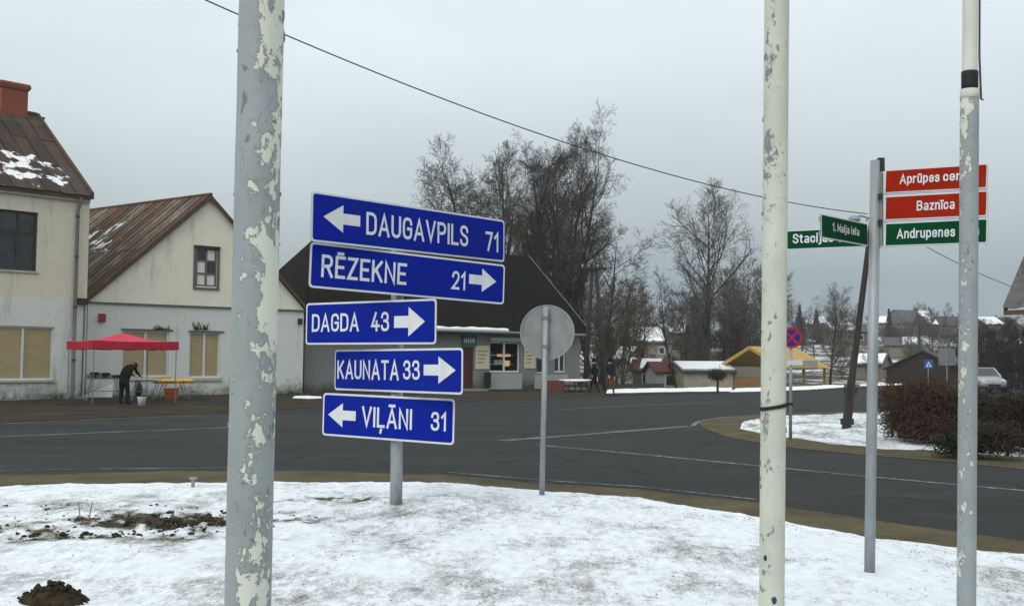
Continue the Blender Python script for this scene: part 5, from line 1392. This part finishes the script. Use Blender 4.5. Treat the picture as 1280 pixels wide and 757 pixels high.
def plant_tree(key, px, py_base, Y, py_top, label, cat='tree', group=None, rot=0, wide=1.0, bark='bark', twig='twig', name='bare_tree', tilt=0.0, base_z=None):
    tm, wm, H = TREE[key]
    g = at(px, 450, Y); bz = base_z if base_z is not None else hillz(g.x, g.y)
    tz_ = at(px, py_top, Y).z; sc = (tz_ - bz) / H
    root = bpy.data.objects.new(name, None); COL.objects.link(root); root.location = (g.x, g.y, bz)
    root.rotation_euler = (0, tilt, rot); root.scale = (sc * wide, sc * wide, sc)
    setp(root, label, cat, group)
    for nm, me, mt_ in (('trunk', tm, bark), ('crown', wm, twig)):
        me2 = me
        if me.materials[0].name != mt_:
            me2 = me.copy(); me2.materials[0] = MATS[mt_]
        o = bpy.data.objects.new(nm, me2); COL.objects.link(o); o.parent = root
    return root
def proto(key, **kw):
    T, W = tree_mesh(**kw); top = max(v.z for v in W.v)
    r_ = []
    for mb_, mt_, sm in ((T, 'bark', True), (W, 'twig', False)):
        me = bpy.data.meshes.new('trunk' if sm else 'crown'); me.from_pydata(mb_.v, [], mb_.f); me.materials.append(MATS[mt_])
        if sm: me.polygons.foreach_set('use_smooth', [True] * len(me.polygons))
        r_.append(me)
    TREE[key] = (r_[0], r_[1], top)
proto('oak', seed=11, H=16, trunk_r=.38, spread=.40, fork=1.25, n1=14, n2=10, n3=8, n4=5, stems=5, fine=.0085, first=.20, stem_k=(.06, .42), lift=.09)
proto('ash', seed=23, H=16, trunk_r=.34, spread=.32, fork=1.15, n1=13, n2=10, n3=8, n4=5, stems=3, fine=.0085, first=.22, stem_k=(.05, .32), lift=.10)
proto('round', seed=5, H=11, trunk_r=.24, spread=.44, fork=1.25, n1=11, n2=8, n3=7, n4=5, stems=3, fine=.009, first=.18, stem_k=(.1, .45), lift=.08)
proto('tall', seed=37, H=17, trunk_r=.28, spread=.40, fork=1.15, n1=22, n2=9, n3=7, n4=4, fine=.010, first=.24, lift=.13)
proto('thicket', seed=41, H=8, trunk_r=.10, spread=.36, fork=1.0, levels=3, n1=11, n2=8, n3=6, stems=6, fine=.012, first=.08, stem_k=(.1, .4))
proto('thin', seed=47, H=11, trunk_r=.12, spread=.26, fork=.9, levels=3, n1=14, n2=8, n3=6, fine=.011, first=.3)
proto('far', seed=53, H=14, trunk_r=.20, spread=.36, fork=1.1, levels=3, n1=18, n2=10, n3=8, fine=.018, first=.2)
proto('far_stems', seed=59, H=11, trunk_r=.15, spread=.32, fork=1.0, levels=3, n1=12, n2=9, n3=7, stems=4, fine=.018, first=.12, stem_k=(.1, .4))

GB = 'bare trees behind the grey shop'
plant_tree('oak', 700, 470, 79, 138, 'big spreading bare tree rising behind the grey shop roof', group=GB, rot=.6, wide=.80)
plant_tree('ash', 640, 470, 77, 166, 'tall upright bare tree beside the big spreading one', group=GB, rot=2.2, wide=.9)
plant_tree('round', 594, 470, 82, 190, 'shorter round topped bare tree behind the grey shop', group=GB, rot=1.1, wide=1.05)
plant_tree('round', 745, 480, 86, 262, 'low bushy bare tree leaning out past the grey shop gable', group=GB, rot=3.4, wide=1.0, twig='twig_brown')
plant_tree('thicket', 775, 485, 74, 345, 'brownish many stemmed bush tree behind the walking person', rot=.3, wide=.9, twig='twig_brown', bark='bark_pale')
plant_tree('thicket', 748, 485, 78, 350, 'many stemmed bush tree between the grey shop and the timber poles', rot=1.9, wide=.8, twig='twig_brown')
plant_tree('round', 800, 485, 98, 345, 'small round bare tree above the red roofed kiosks', rot=2.6, wide=.75, twig='twig_brown')
plant_tree('thin', 846, 480, 84, 330, 'slender crooked bare tree leaning over the snowy kiosk roofs', rot=.4, tilt=R(-13), wide=1.0)
plant_tree('tall', 884, 480, 92, 220, 'tall slender bare tree towering above the beige garage', rot=.9, bark='bark_pale', twig='twig_grey', wide=1.0)
GW = 'bare trees in the wood behind the yellow roofed shelter'
rw = random.Random(77)
for i, (px, Y, top, key) in enumerate(((862, 104, 352, 'far_stems'), (875, 112, 340, 'far'), (906, 108, 330, 'far'), (922, 100, 322, 'thin'), (935, 112, 318, 'far'), (948, 104, 335, 'far_stems'), (960, 118, 330, 'far'), (978, 110, 345, 'thin'), (896, 98, 370, 'far_stems'), (926, 116, 345, 'far_stems'), (1004, 122, 385, 'far'), (850, 118, 372, 'far'), (912, 96, 385, 'thicket'), (870, 96, 395, 'thicket'), (945, 97, 390, 'thicket'))):
    plant_tree(key, px, 470, Y, top, 'leafless grey brown tree in the wood behind the yellow roofed shelter', group=GW, rot=rw.uniform(0, 6), twig='twig_grey' if i % 3 else 'twig_brown', bark='bark_pale' if i % 2 else 'bark', wide=rw.uniform(.85, 1.15))
plant_tree('tall', 1037, 470, 84, 350, 'thin bare tree standing right of the yellow roofed shelter', rot=2, twig='twig_grey', bark='bark_pale', wide=.9)
GH = 'bare trees on the far hillside'
for i, (px, Y, top, key, wd) in enumerate(((1018, 150, 380, 'far', 1), (1052, 165, 378, 'far_stems', 1.2), (1066, 190, 392, 'far', 1.2), (1128, 200, 398, 'far_stems', 1.3), (1150, 150, 376, 'far', .9), (1166, 150, 378, 'far_stems', .9), (1205, 170, 388, 'far', 1.2), (1222, 180, 395, 'far_stems', 1.2), (1248, 160, 402, 'far_stems', 1.2), (1270, 190, 396, 'far', 1.2), (1096, 230, 402, 'far_stems', 1.5), (1190, 240, 404, 'far_stems', 1.6), (990, 170, 372, 'far', 1), (780, 150, 372, 'far_stems', 1.2), (824, 160, 374, 'far_stems', 1.3), (1290, 150, 400, 'far', 1.2))):
    plant_tree(key, px, 450, Y, top, 'hazy leafless tree among the houses on the far hillside', group=GH, rot=rw.uniform(0, 6), twig='twig_grey', bark='bark_pale', wide=wd)
# a pair of conifers far off
for px, Y, top, lab in ((1112, 210, 385, 'pale hazy spruce on the far hillside behind the brown barn'), (1000, 185, 380, 'dark spruce on the far hillside above the yellow roofed shelter'), (1021, 190, 386, 'smaller dark spruce beside the hillside spruce')):
    g = at(px, 450, Y); bz = hillz(g.x, g.y); h = at(px, top, Y).z - bz; T = MB(); W = MB(); r2 = random.Random(px)
    rt = empty('spruce', (g.x, g.y, bz), lab, 'tree', 'spruces on the far hillside'); b_ = Vector((g.x, g.y, bz))
    T.tube([b_, b_ + up * h], [.25, .03], 6)
    for k in range(420):
        f_ = r2.random() ** .8; a = r2.uniform(0, 6.28); rr = (1 - f_) * h * .2 * r2.uniform(.5, 1.1) + .15; p = b_ + up * (h * (.06 + .93 * f_))
        e_ = p + Vector((math.cos(a) * rr, math.sin(a) * rr, -rr * .35)); s_ = Vector((-math.sin(a), math.cos(a), 0)) * .22
        W.add([p, e_ + s_, e_ - s_ - up * .12], [(0, 1, 2)])
    T.build('trunk', 'bark', rt); W.build('crown', 'evergreen', rt, fix=False)
# small pollarded tree on the kerb by the garage
g = gp(897, 491); rt = empty('pollarded_shrub', (g.x, g.y, .02), 'small dark clipped shrub on a bare stem before the beige garage', 'shrub')
q = MB(); q.tube([g, g + up * .45, g + Vector((.03, 0, .75))], [.07, .06, .05], 7); q.build('stem', 'bark', rt)
q = MB(); r2 = random.Random(4)
for k in range(520):
    a, b_ = r2.uniform(0, 6.28), r2.uniform(-1, 1); rr = r2.random() ** .4
    p = g + Vector((-.05 + .52 * rr * math.cos(a) * math.sqrt(1 - b_ * b_), .4 * rr * math.sin(a) * math.sqrt(1 - b_ * b_), .95 + .30 * rr * b_))
    q.tube([p, p + Vector((r2.gauss(0, .1), r2.gauss(0, .1), r2.gauss(0, .1)))], [.016, .008], 3, cap=False)
q.build('crown', 'bramble', rt, fix=False)

# hedge, brambles
def twigs(name, label, cat, base_pts, H, W_, n, mat, seed, n_core=14):
    r2 = random.Random(seed); q = MB(); c0 = base_pts[0].lerp(base_pts[-1], .5); q.org = Vector((c0.x, c0.y, .05))
    rt = empty(name, (c0.x, c0.y, .05), label, cat)
    P = resample(base_pts, 60); hs = [H * (.82 + .3 * noise.noise(Vector((i * .13, seed, 0)))) for i in range(60)]
    st = MB(); tw = MB()
    for k in range(n_core):
        i = r2.randrange(60); p = P[i] + Vector((r2.uniform(-.2, .2), r2.uniform(-W_, W_) * .4, 0)); h = hs[i] * r2.uniform(.7, 1)
        d = Vector((r2.gauss(0, .18), r2.gauss(0, .18), 1)); st.tube([p, p + d * h * .5, p + d * h * .5 + Vector((r2.gauss(0, .25), r2.gauss(0, .2), 1)) * h * .5], [.03, .02, .008], 4, cap=False)
    for k in range(n):
        i = r2.randrange(60); h = hs[i]; z = h * (r2.random() ** .8); wz = W_ * math.sqrt(max(.1, 1 - (z / (h * 1.08)) ** 3))
        p = P[i] + Vector((r2.uniform(-.25, .25), r2.uniform(-wz, wz), z)); d = Vector((r2.gauss(0, 1), r2.gauss(0, 1), r2.gauss(.5, .8))).normalized()
        L_ = r2.uniform(.12, .42) * (.5 + H / 3)
        m_ = p + d * L_ * .5 + Vector((r2.gauss(0, .05), r2.gauss(0, .05), r2.gauss(0, .04)))
        tw.tube([p, m_, m_ + (d + Vector((0, 0, r2.gauss(-.1, .4)))).normalized() * L_ * .5], [.010, .007, .004], 3, cap=False)
    if n_core: st.build('stems', mat, rt)
    tw.build('twigs', mat, rt, fix=False)
    return rt
twigs('hedge', 'rusty brown leafless hedge on the traffic island', 'hedge', G([(1120, 546), (1150, 549), (1180, 551), (1212, 553)], .1), 1.22, .7, 5600, 'hedge_twig', 3, 60)
twigs('bramble_thicket', 'dark tangled low thicket of branches at the end of the hedge', 'bush', G([(1215, 553), (1260, 557), (1330, 562)], .1), 1.02, .7, 5200, 'bramble', 5, 50)
GK = 'dark shrubs behind the parked car'
for i, (px, Y, top, wd) in enumerate(((1214, 74, 412, 1.1), (1240, 72, 398, 1.1), (1264, 70, 392, 1.1), (1286, 69, 388, 1.1), (1252, 66, 420, 1.3), (1276, 66, 415, 1.3), (1228, 80, 405, 1.2))):
    plant_tree('thicket', px, 480, Y, top, 'dark leafless shrub in the clump behind the parked car', 'shrub', GK, rot=i * 1.3, wide=wd, twig='bramble', name='bare_shrub')
twigs('bramble_bush', 'low dark bramble bush straggling off the hedge foot', 'bush', G([(1196, 562), (1230, 566), (1262, 569)], .1), .55, .4, 1200, 'bramble', 8, 8)
twigs('weed_patch', 'green weeds at the foot of the dark thicket', 'weeds', G([(1182, 566), (1212, 569)], .08), .3, .25, 500, 'green_weed', 9, 0)

# ------------------------------------------------------------------ background buildings
def house(px, Y, w_, dep, hw, hr, yaw, wall, roofm, label, cat='house', snow=False, gable=True, group=None, bz=None, win=2, name='hillside_house', py=None):
    g = at(px, 450, Y); bz = (hillz(g.x, g.y) - .05) if bz is None else bz
    rt = empty(name, (g.x, g.y, bz), label, cat, group); c = Vector((g.x, g.y, bz))
    dx = Vector((math.cos(yaw), math.sin(yaw), 0)); dy = Vector((-dx.y, dx.x, 0)); P = lambda a, b_, z: c + dx * a + dy * b_ + up * z
    a, b_ = w_ / 2, dep / 2; q = MB()   # ridge runs along dx
    pts = [P(-a, -b_, 0), P(a, -b_, 0), P(a, b_, 0), P(-a, b_, 0), P(-a, -b_, hw), P(a, -b_, hw), P(a, b_, hw), P(-a, b_, hw), P(-a, 0, hw + hr), P(a, 0, hw + hr)]
    q.add(pts, [(0, 1, 5, 4), (2, 3, 7, 6), (1, 2, 6, 9, 5), (3, 0, 4, 8, 7)]); q.build('wall', wall, rt)
    for sy in (-1, 1):
        q = MB(); o_ = .3; e0, e1 = P(-a - o_, sy * (b_ + o_), hw - o_ * hr / b_), P(a + o_, sy * (b_ + o_), hw - o_ * hr / b_); r0, r1 = P(-a - o_, 0, hw + hr), P(a + o_, 0, hw + hr)
        n_ = (e1 - e0).cross(r0 - e0).normalized(); n_ = n_ if n_.z > 0 else -n_
        q.prism([e0 + n_ * .02, e1 + n_ * .02, r1 + n_ * .02, r0 + n_ * .02], n_ * .12); ro = q.build('roof', roofm, rt)
        if snow:
            q = MB(); k0, k1 = (.03, .97) if snow is True else snow
            f_ = lambda s_, t_: e0.lerp(e1, s_).lerp(r0.lerp(r1, s_), t_) + n_ * .15
            m_ = 14; ed = [.06 + .10 * (noise.noise(Vector((i * .6, Y, sy))) + .5) for i in range(m_ + 1)]
            lo = [f_(k0 + (k1 - k0) * i / m_, ed[i]) for i in range(m_ + 1)]; hi = [f_(k0 + (k1 - k0) * i / m_, .97) for i in range(m_ + 1)]
            q.add([p for p in lo + hi] + [p + n_ * .1 for p in lo + hi], [(i, i + 1, m_ + 2 + i, m_ + 1 + i) for i in range(m_)] + [(2 * m_ + 2 + i, 2 * m_ + 3 + i, 3 * m_ + 4 + i, 3 * m_ + 3 + i) for i in range(m_)] + [(i, i + 1, 2 * m_ + 3 + i, 2 * m_ + 2 + i) for i in range(m_)])
            q.build('snow_cover', 'snow', ro)
    for k in range(win):
        u = -a + w_ * (k + .5) / win; q = MB(); q.box(P(u, -b_ - .02, hw * .55), dx * .42, dy * .03, up * .5); f_ = q.build('window', 'window_frame_white', rt)
        q = MB(); q.box(P(u, -b_ - .055, hw * .55), dx * .33, dy * .01, up * .41); q.build('pane', 'glass_dark', f_)
    if win:
        q = MB(); q.box(P(a * .3, b_ * .1, hw + hr + .05), dx * .22, dy * .22, up * .5); q.build('chimney', 'stone', rt)
    return rt
# beige garage with a snowy roof
house(874, 86, 4.3, 3.6, 1.65, .62, R(14), 'beige_wall', 'far_roof', 'low beige garage with snow covered roof beside the yellow roofed shelter', 'garage', True, win=0, name='garage')
house(830, 87, 2.3, 3.0, 1.6, .7, R(10), 'far_wall_pale', 'far_roof_red', 'small kiosk with dull red roof next to the beige garage', 'kiosk', False, win=1, name='kiosk')
house(811, 91, 2.3, 3, 1.7, .8, R(-14), 'far_wall', 'far_roof_red', 'dark walled kiosk with red roof and a snow patch behind the kerb', 'kiosk', (.3, .9), win=1, name='kiosk')
house(793, 96, 2.2, 3, 1.9, .7, R(24), 'far_wall_pale', 'far_roof', 'pale shed with snow flecked roof behind the walking person', 'shed', (.1, .5), win=1, name='shed')
house(776, 104, 3.2, 4, 2.4, 1.2, R(-28), 'far_wall', 'far_roof', 'dark shed with steep roof half hidden by bush trees', 'shed', (.5, .95), win=0, name='shed')
house(809, 150, 5.6, 6, 2.6, 2.1, R(5), 'far_wall', 'far_roof', 'brown hillside house with broad snow strip on its roof above the kiosks', 'house', (.05, .8), win=2)
house(846, 175, 7, 6, 2.4, 1.5, R(-8), 'far_wall', 'far_roof', 'low brown house with snowy roof behind the slender crooked tree', 'house', (.1, .7), win=3)
house(1088, 118, 3.4, 4.4, 1.6, 1.1, R(-32), 'far_wall', 'far_roof', 'dark shed with bright snow covered roof left of the brown barn', 'shed', (.2, .95), win=0, name='shed')
house(1052, 190, 7, 6, 2.4, 1.5, R(10), 'far_wall', 'far_roof', 'hillside house with snow roof above the leaning utility pole', 'house', (.1, .75), win=3)
house(1110, 225, 7, 6, 2.4, 1.6, R(-12), 'far_wall', 'far_roof', 'hillside house with snow strip roof behind the brown barn', 'house', (.05, .5), win=3)
house(1140, 255, 11, 8, 2.6, 3.0, R(24), 'far_wall', 'far_roof', 'large dark roofed house high on the far hillside', 'house', (.6, .95), win=3)
house(1182, 235, 12, 7, 2.4, 2.0, R(-5), 'far_wall', 'far_roof', 'long dark roofed house on the hillside right of the large one', 'house', (.12, .3), win=4)
house(1016, 210, 6, 6, 2.4, 1.6, R(-15), 'far_wall', 'far_roof', 'hillside house with snowy roof above the yellow roofed shelter', 'house', (.3, .9), win=2)
house(1240, 240, 9, 7, 2.4, 1.8, R(8), 'far_wall', 'far_roof', 'hillside house with snow roof behind the dark thicket', 'house', (.1, .6), win=3)
house(1128, 165, 5, 5, 1.8, 1.2, R(-20), 'far_wall', 'far_roof', 'small dark shed on the slope behind the brown barn', 'shed', (.5, .9), win=0, name='shed')
# brown barn
rb = house(1157, 93, 6.2, 6.0, 1.95, 1.5, R(64), 'barn_wall', 'barn_roof', 'dark brown timber barn with low gable beside the far road', 'barn', False, win=0, name='barn')
# brushwood on the slope
rq = random.Random(12)
for i in range(34):
    px = rq.choice([rq.uniform(985, 1290), rq.uniform(985, 1290), rq.uniform(765, 960)]); Y = rq.uniform(112, 260)
    g = at(px, 450, Y); hz = at(px, 450, Y).z
    b_ = hillz(g.x, g.y); py = 451 - (b_ + rq.uniform(2.0, 4.5) - CAMH) / Y * FPX
    plant_tree('thicket' if i % 2 else 'far_stems', px, 450, Y, py, 'grey brown brushwood clump on the far hillside', 'shrub', 'brushwood on the far hillside', rot=rq.uniform(0, 6), twig='twig_grey' if i % 3 else 'twig_brown', bark='bark_pale', wide=rq.uniform(1, 1.6), name='brushwood')

# ------------------------------------------------------------------ yellow roofed shelter
g = at(966, 450, 84.5); sz = hillz(g.x, g.y) + .03
rootB = empty('roofed_shelter', (g.x, g.y, sz), 'open timber shelter with yellow gable roof beyond the road', 'shelter')
th = R(33); dx = Vector((math.cos(th), math.sin(th), 0)); dy = Vector((-dx.y, dx.x, 0)); cB = Vector((g.x, g.y, sz)); BP = lambda a, b_, z: cB + dx * a + dy * b_ + up * z
hw_, hb, ze_, zr = 2.45, 3.3, 2.05, 3.55
for sy in (-1, 1):
    e0, e1, r0, r1 = BP(-hw_ - .2, sy * (hb + .35), ze_ - .16), BP(hw_ + .2, sy * (hb + .35), ze_ - .16), BP(-hw_ - .2, 0, zr), BP(hw_ + .2, 0, zr)
    nn = (e1 - e0).cross(r0 - e0).normalized(); nn = nn if nn.z > 0 else -nn
    n_ = 9
    for i in range(n_):
        a, b_ = i / n_ + .004, (i + 1) / n_ - .004
        q = MB(); q.prism([e0.lerp(e1, a), e0.lerp(e1, b_), r0.lerp(r1, b_), r0.lerp(r1, a)], nn * (.05 + .012 * (i % 2))); q.build('roof_sheet', 'yellow_roof', rootB)
    q = MB(); q.hexa([e0 - up * .2 - dx * .04, e0 - up * .2 - dx * .003, r0 - up * .2 - dx * .003, r0 - up * .2 - dx * .04, e0 + up * .09 - dx * .04, e0 + up * .09 - dx * .003, r0 + up * .09 - dx * .003, r0 + up * .09 - dx * .04]); q.build('verge_board', 'yellow_roof', rootB)
for a in (-1, 0, 1):
    for b_ in (-1, 1):
        q = MB(); q.box(BP(a * (hw_ - .08), b_ * (hb - .06), ze_ / 2), dx * .07, dy * .07, up * ze_ / 2); q.build('post', 'shelter_wood', rootB)
for k in range(7):    # boarded lower half of the gable end and back
    z = .12 + k * .15
    q = MB(); q.box(BP(-hw_ + .02, .6, z), dx * .02, dy * (hb - .75), up * .068); q.build('board', 'shelter_wood', rootB)
    if k < 4:
        q = MB(); q.box(BP(.5, -hb + .03, z), dx * (hw_ - .75), dy * .02, up * .068); q.build('board', 'shelter_wood', rootB)
q = MB(); q.box(BP(-hw_ + .05, .6, 1.55), dx * .012, dy * (hb - .75), up * .42); q.build('side_panel', 'shelter_panel', rootB)
q = MB(); q.box(BP(.0, hb - .05, 1.0), dx * (hw_ - .1), dy * .015, up * .95); q.build('back_panel', 'shelter_panel', rootB)
q = MB(); q.box(BP(-.3, -hb - .25, 2.15), dx * 1.5, dy * .02, up * .35); q.build('fascia_panel', 'far_wall_pale', rootB)
q = MB(); q.box(BP(0, hb - .5, .45), dx * (hw_ - .3), dy * .2, up * .03); q.build('bench', 'shelter_wood', rootB)

# ------------------------------------------------------------------ A-shaped timber pole right of the shop
f0, f1, tp = gp(731, 487.5), gp(757, 487.5), at(742.5, 333, 57.5)
f0 = at(731, 487, 57.5); f1 = at(757, 487, 57.5); f0.z = f1.z = 0
rootA = empty('a_frame_utility_pole', ((f0 + f1) / 2), 'A-shaped twin leg timber utility pole beside the grey shop', 'utility pole')
for f_, o_ in ((f0, -.1), (f1, .1)):
    q = MB(); q.tube([f_, f_.lerp(tp + Vector((o_, 0, 0)), 1.0)], [.15, .10], 8); q.build('leg', 'pole_wood', rootA, smooth=True)
q = MB(); q.box(tp + Vector((-.05, -.12, -.12)), (.75, 0, 0), (0, .06, 0), (0, 0, .07)); xa = q.build('crossarm', 'pole_wood', rootA)
q = MB(); c = f0.lerp(tp, .45); e_ = f1.lerp(tp, .45); q.tube([c, e_], .06, 6); q.build('brace', 'pole_wood', rootA)
for k in (-.65, -.3, .2, .55):
    c = tp + Vector((k, -.12, -.045)); q = MB(); q.tube([c, c + up * .08, c + up * .16], [.03, .05, .025], 8); q.build('insulator', 'far_wall_pale', xa)

# ------------------------------------------------------------------ roof corner of the house on the right
e0 = at(1253.5, 385, 30.0); ed = Vector((.66, -.75, 0)).normalized(); ei = Vector((.75, .66, 0)).normalized()
rootE = empty('eaves_house', (e0.x + 4, e0.y, 0), 'old house with ribbed grey sheet roof jutting in beside the thicket', 'house')
slp = 1.05; Ls = 4.2; nseg = 40
q = MB(); nn = (ed.cross(ei + up * slp)).normalized(); nn = nn if nn.z > 0 else -nn
for i in range(11 * 8 + 1):
    u = i * 6.6 / 88; w_ = .035 * math.cos(i * math.pi / 4)
    for t_ in (0, .5, 1): q.v.append(e0 + ed * u + (ei + up * slp) * Ls * t_ + nn * w_)
    for t_ in (0, .5, 1): q.v.append(e0 + ed * u + (ei + up * slp) * Ls * t_ + nn * (w_ - .012))
for i in range(88):
    for j in range(2):
        a = i * 6 + j; q.f.append([a, a + 1, a + 7, a + 6]); q.m.append(0)
        a = i * 6 + 3 + j; q.f.append([a, a + 1, a + 7, a + 6]); q.m.append(0)
q.build('roof_slope', 'roof_grey', rootE, smooth=True, fix=False)
q = MB(); q.prism([e0 + (ei + up * slp) * Ls + ei * 0, e0 + ed * 6.6 + (ei + up * slp) * Ls, e0 + ed * 6.6 + ei * Ls * 2, e0 + ei * Ls * 2], (0, 0, .06)); q.build('back_slope', 'roof_grey', rootE)
q = MB(); a, b_ = e0 - nn * .05, e0 + (ei + up * slp) * Ls - nn * .05; q.hexa([a - nn * .16, a - nn * .16 + ed * .03, b_ - nn * .16 + ed * .03, b_ - nn * .16, a, a + ed * .03, b_ + ed * .03, b_]); q.build('verge_board', 'fascia', rootE)
q = MB(); a, b_ = e0 - up * .06 + ei * .04, e0 + ed * 6.6 - up * .06 + ei * .04; q.hexa([a - up * .14, b_ - up * .14, b_ - up * .14 + ei * .03, a - up * .14 + ei * .03, a, b_, b_ + ei * .03, a + ei * .03]); q.build('eave_board', 'fascia', rootE)
w0 = e0 + ed * .75 + ei * .6; zw = e0.z + .45
q = MB(); P4 = [w0, w0 + ed * 5.2, w0 + ed * 5.2 + ei * 7.2, w0 + ei * 7.2]; P4 = [Vector((p.x, p.y, 0)) for p in P4]
ap0, ap1 = P4[0].lerp(P4[3], .5) + up * (zw + 3.6 * slp), P4[1].lerp(P4[2], .5) + up * (zw + 3.6 * slp)
q.add(P4 + [p + up * zw for p in P4] + [ap0, ap1], [(0, 1, 5, 4), (1, 2, 6, 9, 5), (2, 3, 7, 6), (3, 0, 4, 8, 7)]); q.build('wall', 'barn_wall', rootE)
cable(b5 + ax * .955 + Vector((.1, 0, .06)), e0 + (ei + up * slp) * .62 + Vector((0, -.02, 0)), .12, .010, 'thin grey cable from the leaning utility pole to the ribbed roof house')

# ------------------------------------------------------------------ car beyond the hedge
g = at(1228, 450, 60); rootC = empty('parked_car', (g.x, g.y, 0), 'light grey car partly hidden behind the brown hedge', 'car')
th = R(-98); cx = Vector((math.cos(th), math.sin(th), 0)); cy = Vector((-cx.y, cx.x, 0)); CP = lambda a, b_, z: Vector((g.x, g.y, 0)) + cx * a + cy * b_ + up * z
secs = [(-2.05, .62, .45, .80), (-1.95, .76, .30, .95), (-1.3, .84, .24, .98), (0, .86, .22, .95), (1.0, .85, .22, .93), (1.75, .78, .26, .82), (2.02, .62, .36, .68)]
q = MB(); k = 10
for a, w_, z0, z1 in secs:
    for j in range(k):
        t_ = 2 * math.pi * (j + .5) / k; x = math.copysign(abs(math.cos(t_)) ** .45, math.cos(t_)) * w_; z = (z0 + z1) / 2 + math.copysign(abs(math.sin(t_)) ** .5, math.sin(t_)) * (z1 - z0) / 2
        q.v.append(CP(a, x, z))
for i in range(len(secs) - 1):
    for j in range(k): q.f.append([i * k + j, i * k + (j + 1) % k, (i + 1) * k + (j + 1) % k, (i + 1) * k + j]); q.m.append(0)
q.f.append(list(range(k))); q.m.append(0); q.f.append([(len(secs) - 1) * k + j for j in range(k)]); q.m.append(0)
body = q.build('body', 'car_paint', rootC, smooth=True)
cab = lambda ins_, z0, z1: [CP(-1.75 + ins_, -.74 + ins_, z0), CP(1.05 - ins_, -.74 + ins_, z0), CP(1.05 - ins_, .74 - ins_, z0), CP(-1.75 + ins_, .74 - ins_, z0), CP(-1.35, -.58, z1), CP(.25, -.58, z1), CP(.25, .58, z1), CP(-1.35, .58, z1)]
q = MB(); q.hexa(cab(0, .90, 1.42)); q.build('cabin', 'car_paint', rootC)
C8 = cab(0, .90, 1.42)
for nm, (a, b_, c, d_) in (('windscreen', (1, 2, 6, 5)), ('rear_window', (3, 0, 4, 7)), ('side_window', (0, 1, 5, 4)), ('side_window', (2, 3, 7, 6))):
    A4 = [C8[a], C8[b_], C8[c], C8[d_]]; ctr = sum(A4, Vector()) / 4; nn = (A4[1] - A4[0]).cross(A4[3] - A4[0]).normalized()
    if nn.dot(ctr - CP(-.4, 0, 1.1)) < 0: nn = -nn
    q = MB(); q.prism([ctr + (p - ctr) * .84 + nn * .004 for p in A4], nn * .006); q.build(nm, 'glass_dark', rootC)
for a in (-1.3, 1.3):
    for b_ in (-1, 1):
        q = MB(); q.tube([CP(a, b_ * .66, .31), CP(a, b_ * .85, .31)], .31, 18); wh = q.build('wheel', 'tyre', rootC)
        q = MB(); q.tube([CP(a, b_ * .845, .31), CP(a, b_ * .862, .31)], .19, 14); q.build('rim', 'galvanised', wh)
for b_ in (-1, 1):
    q = MB(); q.blob(CP(1.93, b_ * .52, .68), (.13, .13, .08), 2, 2, .02); q.build('headlight', 'sign_white', rootC, smooth=True)
q = MB(); q.box(CP(2.0, 0, .45), cx * .04, cy * .3, up * .06); q.build('grille', 'black_rubber', rootC)

# ------------------------------------------------------------------ damp winter air
q = MB(); q.box(Vector((0, 400, 23)), (720, 0, 0), (0, 520, 0), (0, 0, 25)); hz_ = q.build('haze', 'snow')
mt = bpy.data.materials.new('air'); mt.use_nodes = True; t = mt.node_tree; t.nodes.clear()
o_ = t.nodes.new('ShaderNodeOutputMaterial'); pv = t.nodes.new('ShaderNodeVolumePrincipled')
pv.inputs['Color'].default_value = (.86, .93, 1, 1); pv.inputs['Density'].default_value = .00042
t.links.new(pv.outputs[0], o_.inputs['Volume']); hz_.data.materials.clear(); hz_.data.materials.append(mt)
setp(hz_, kind='stuff')
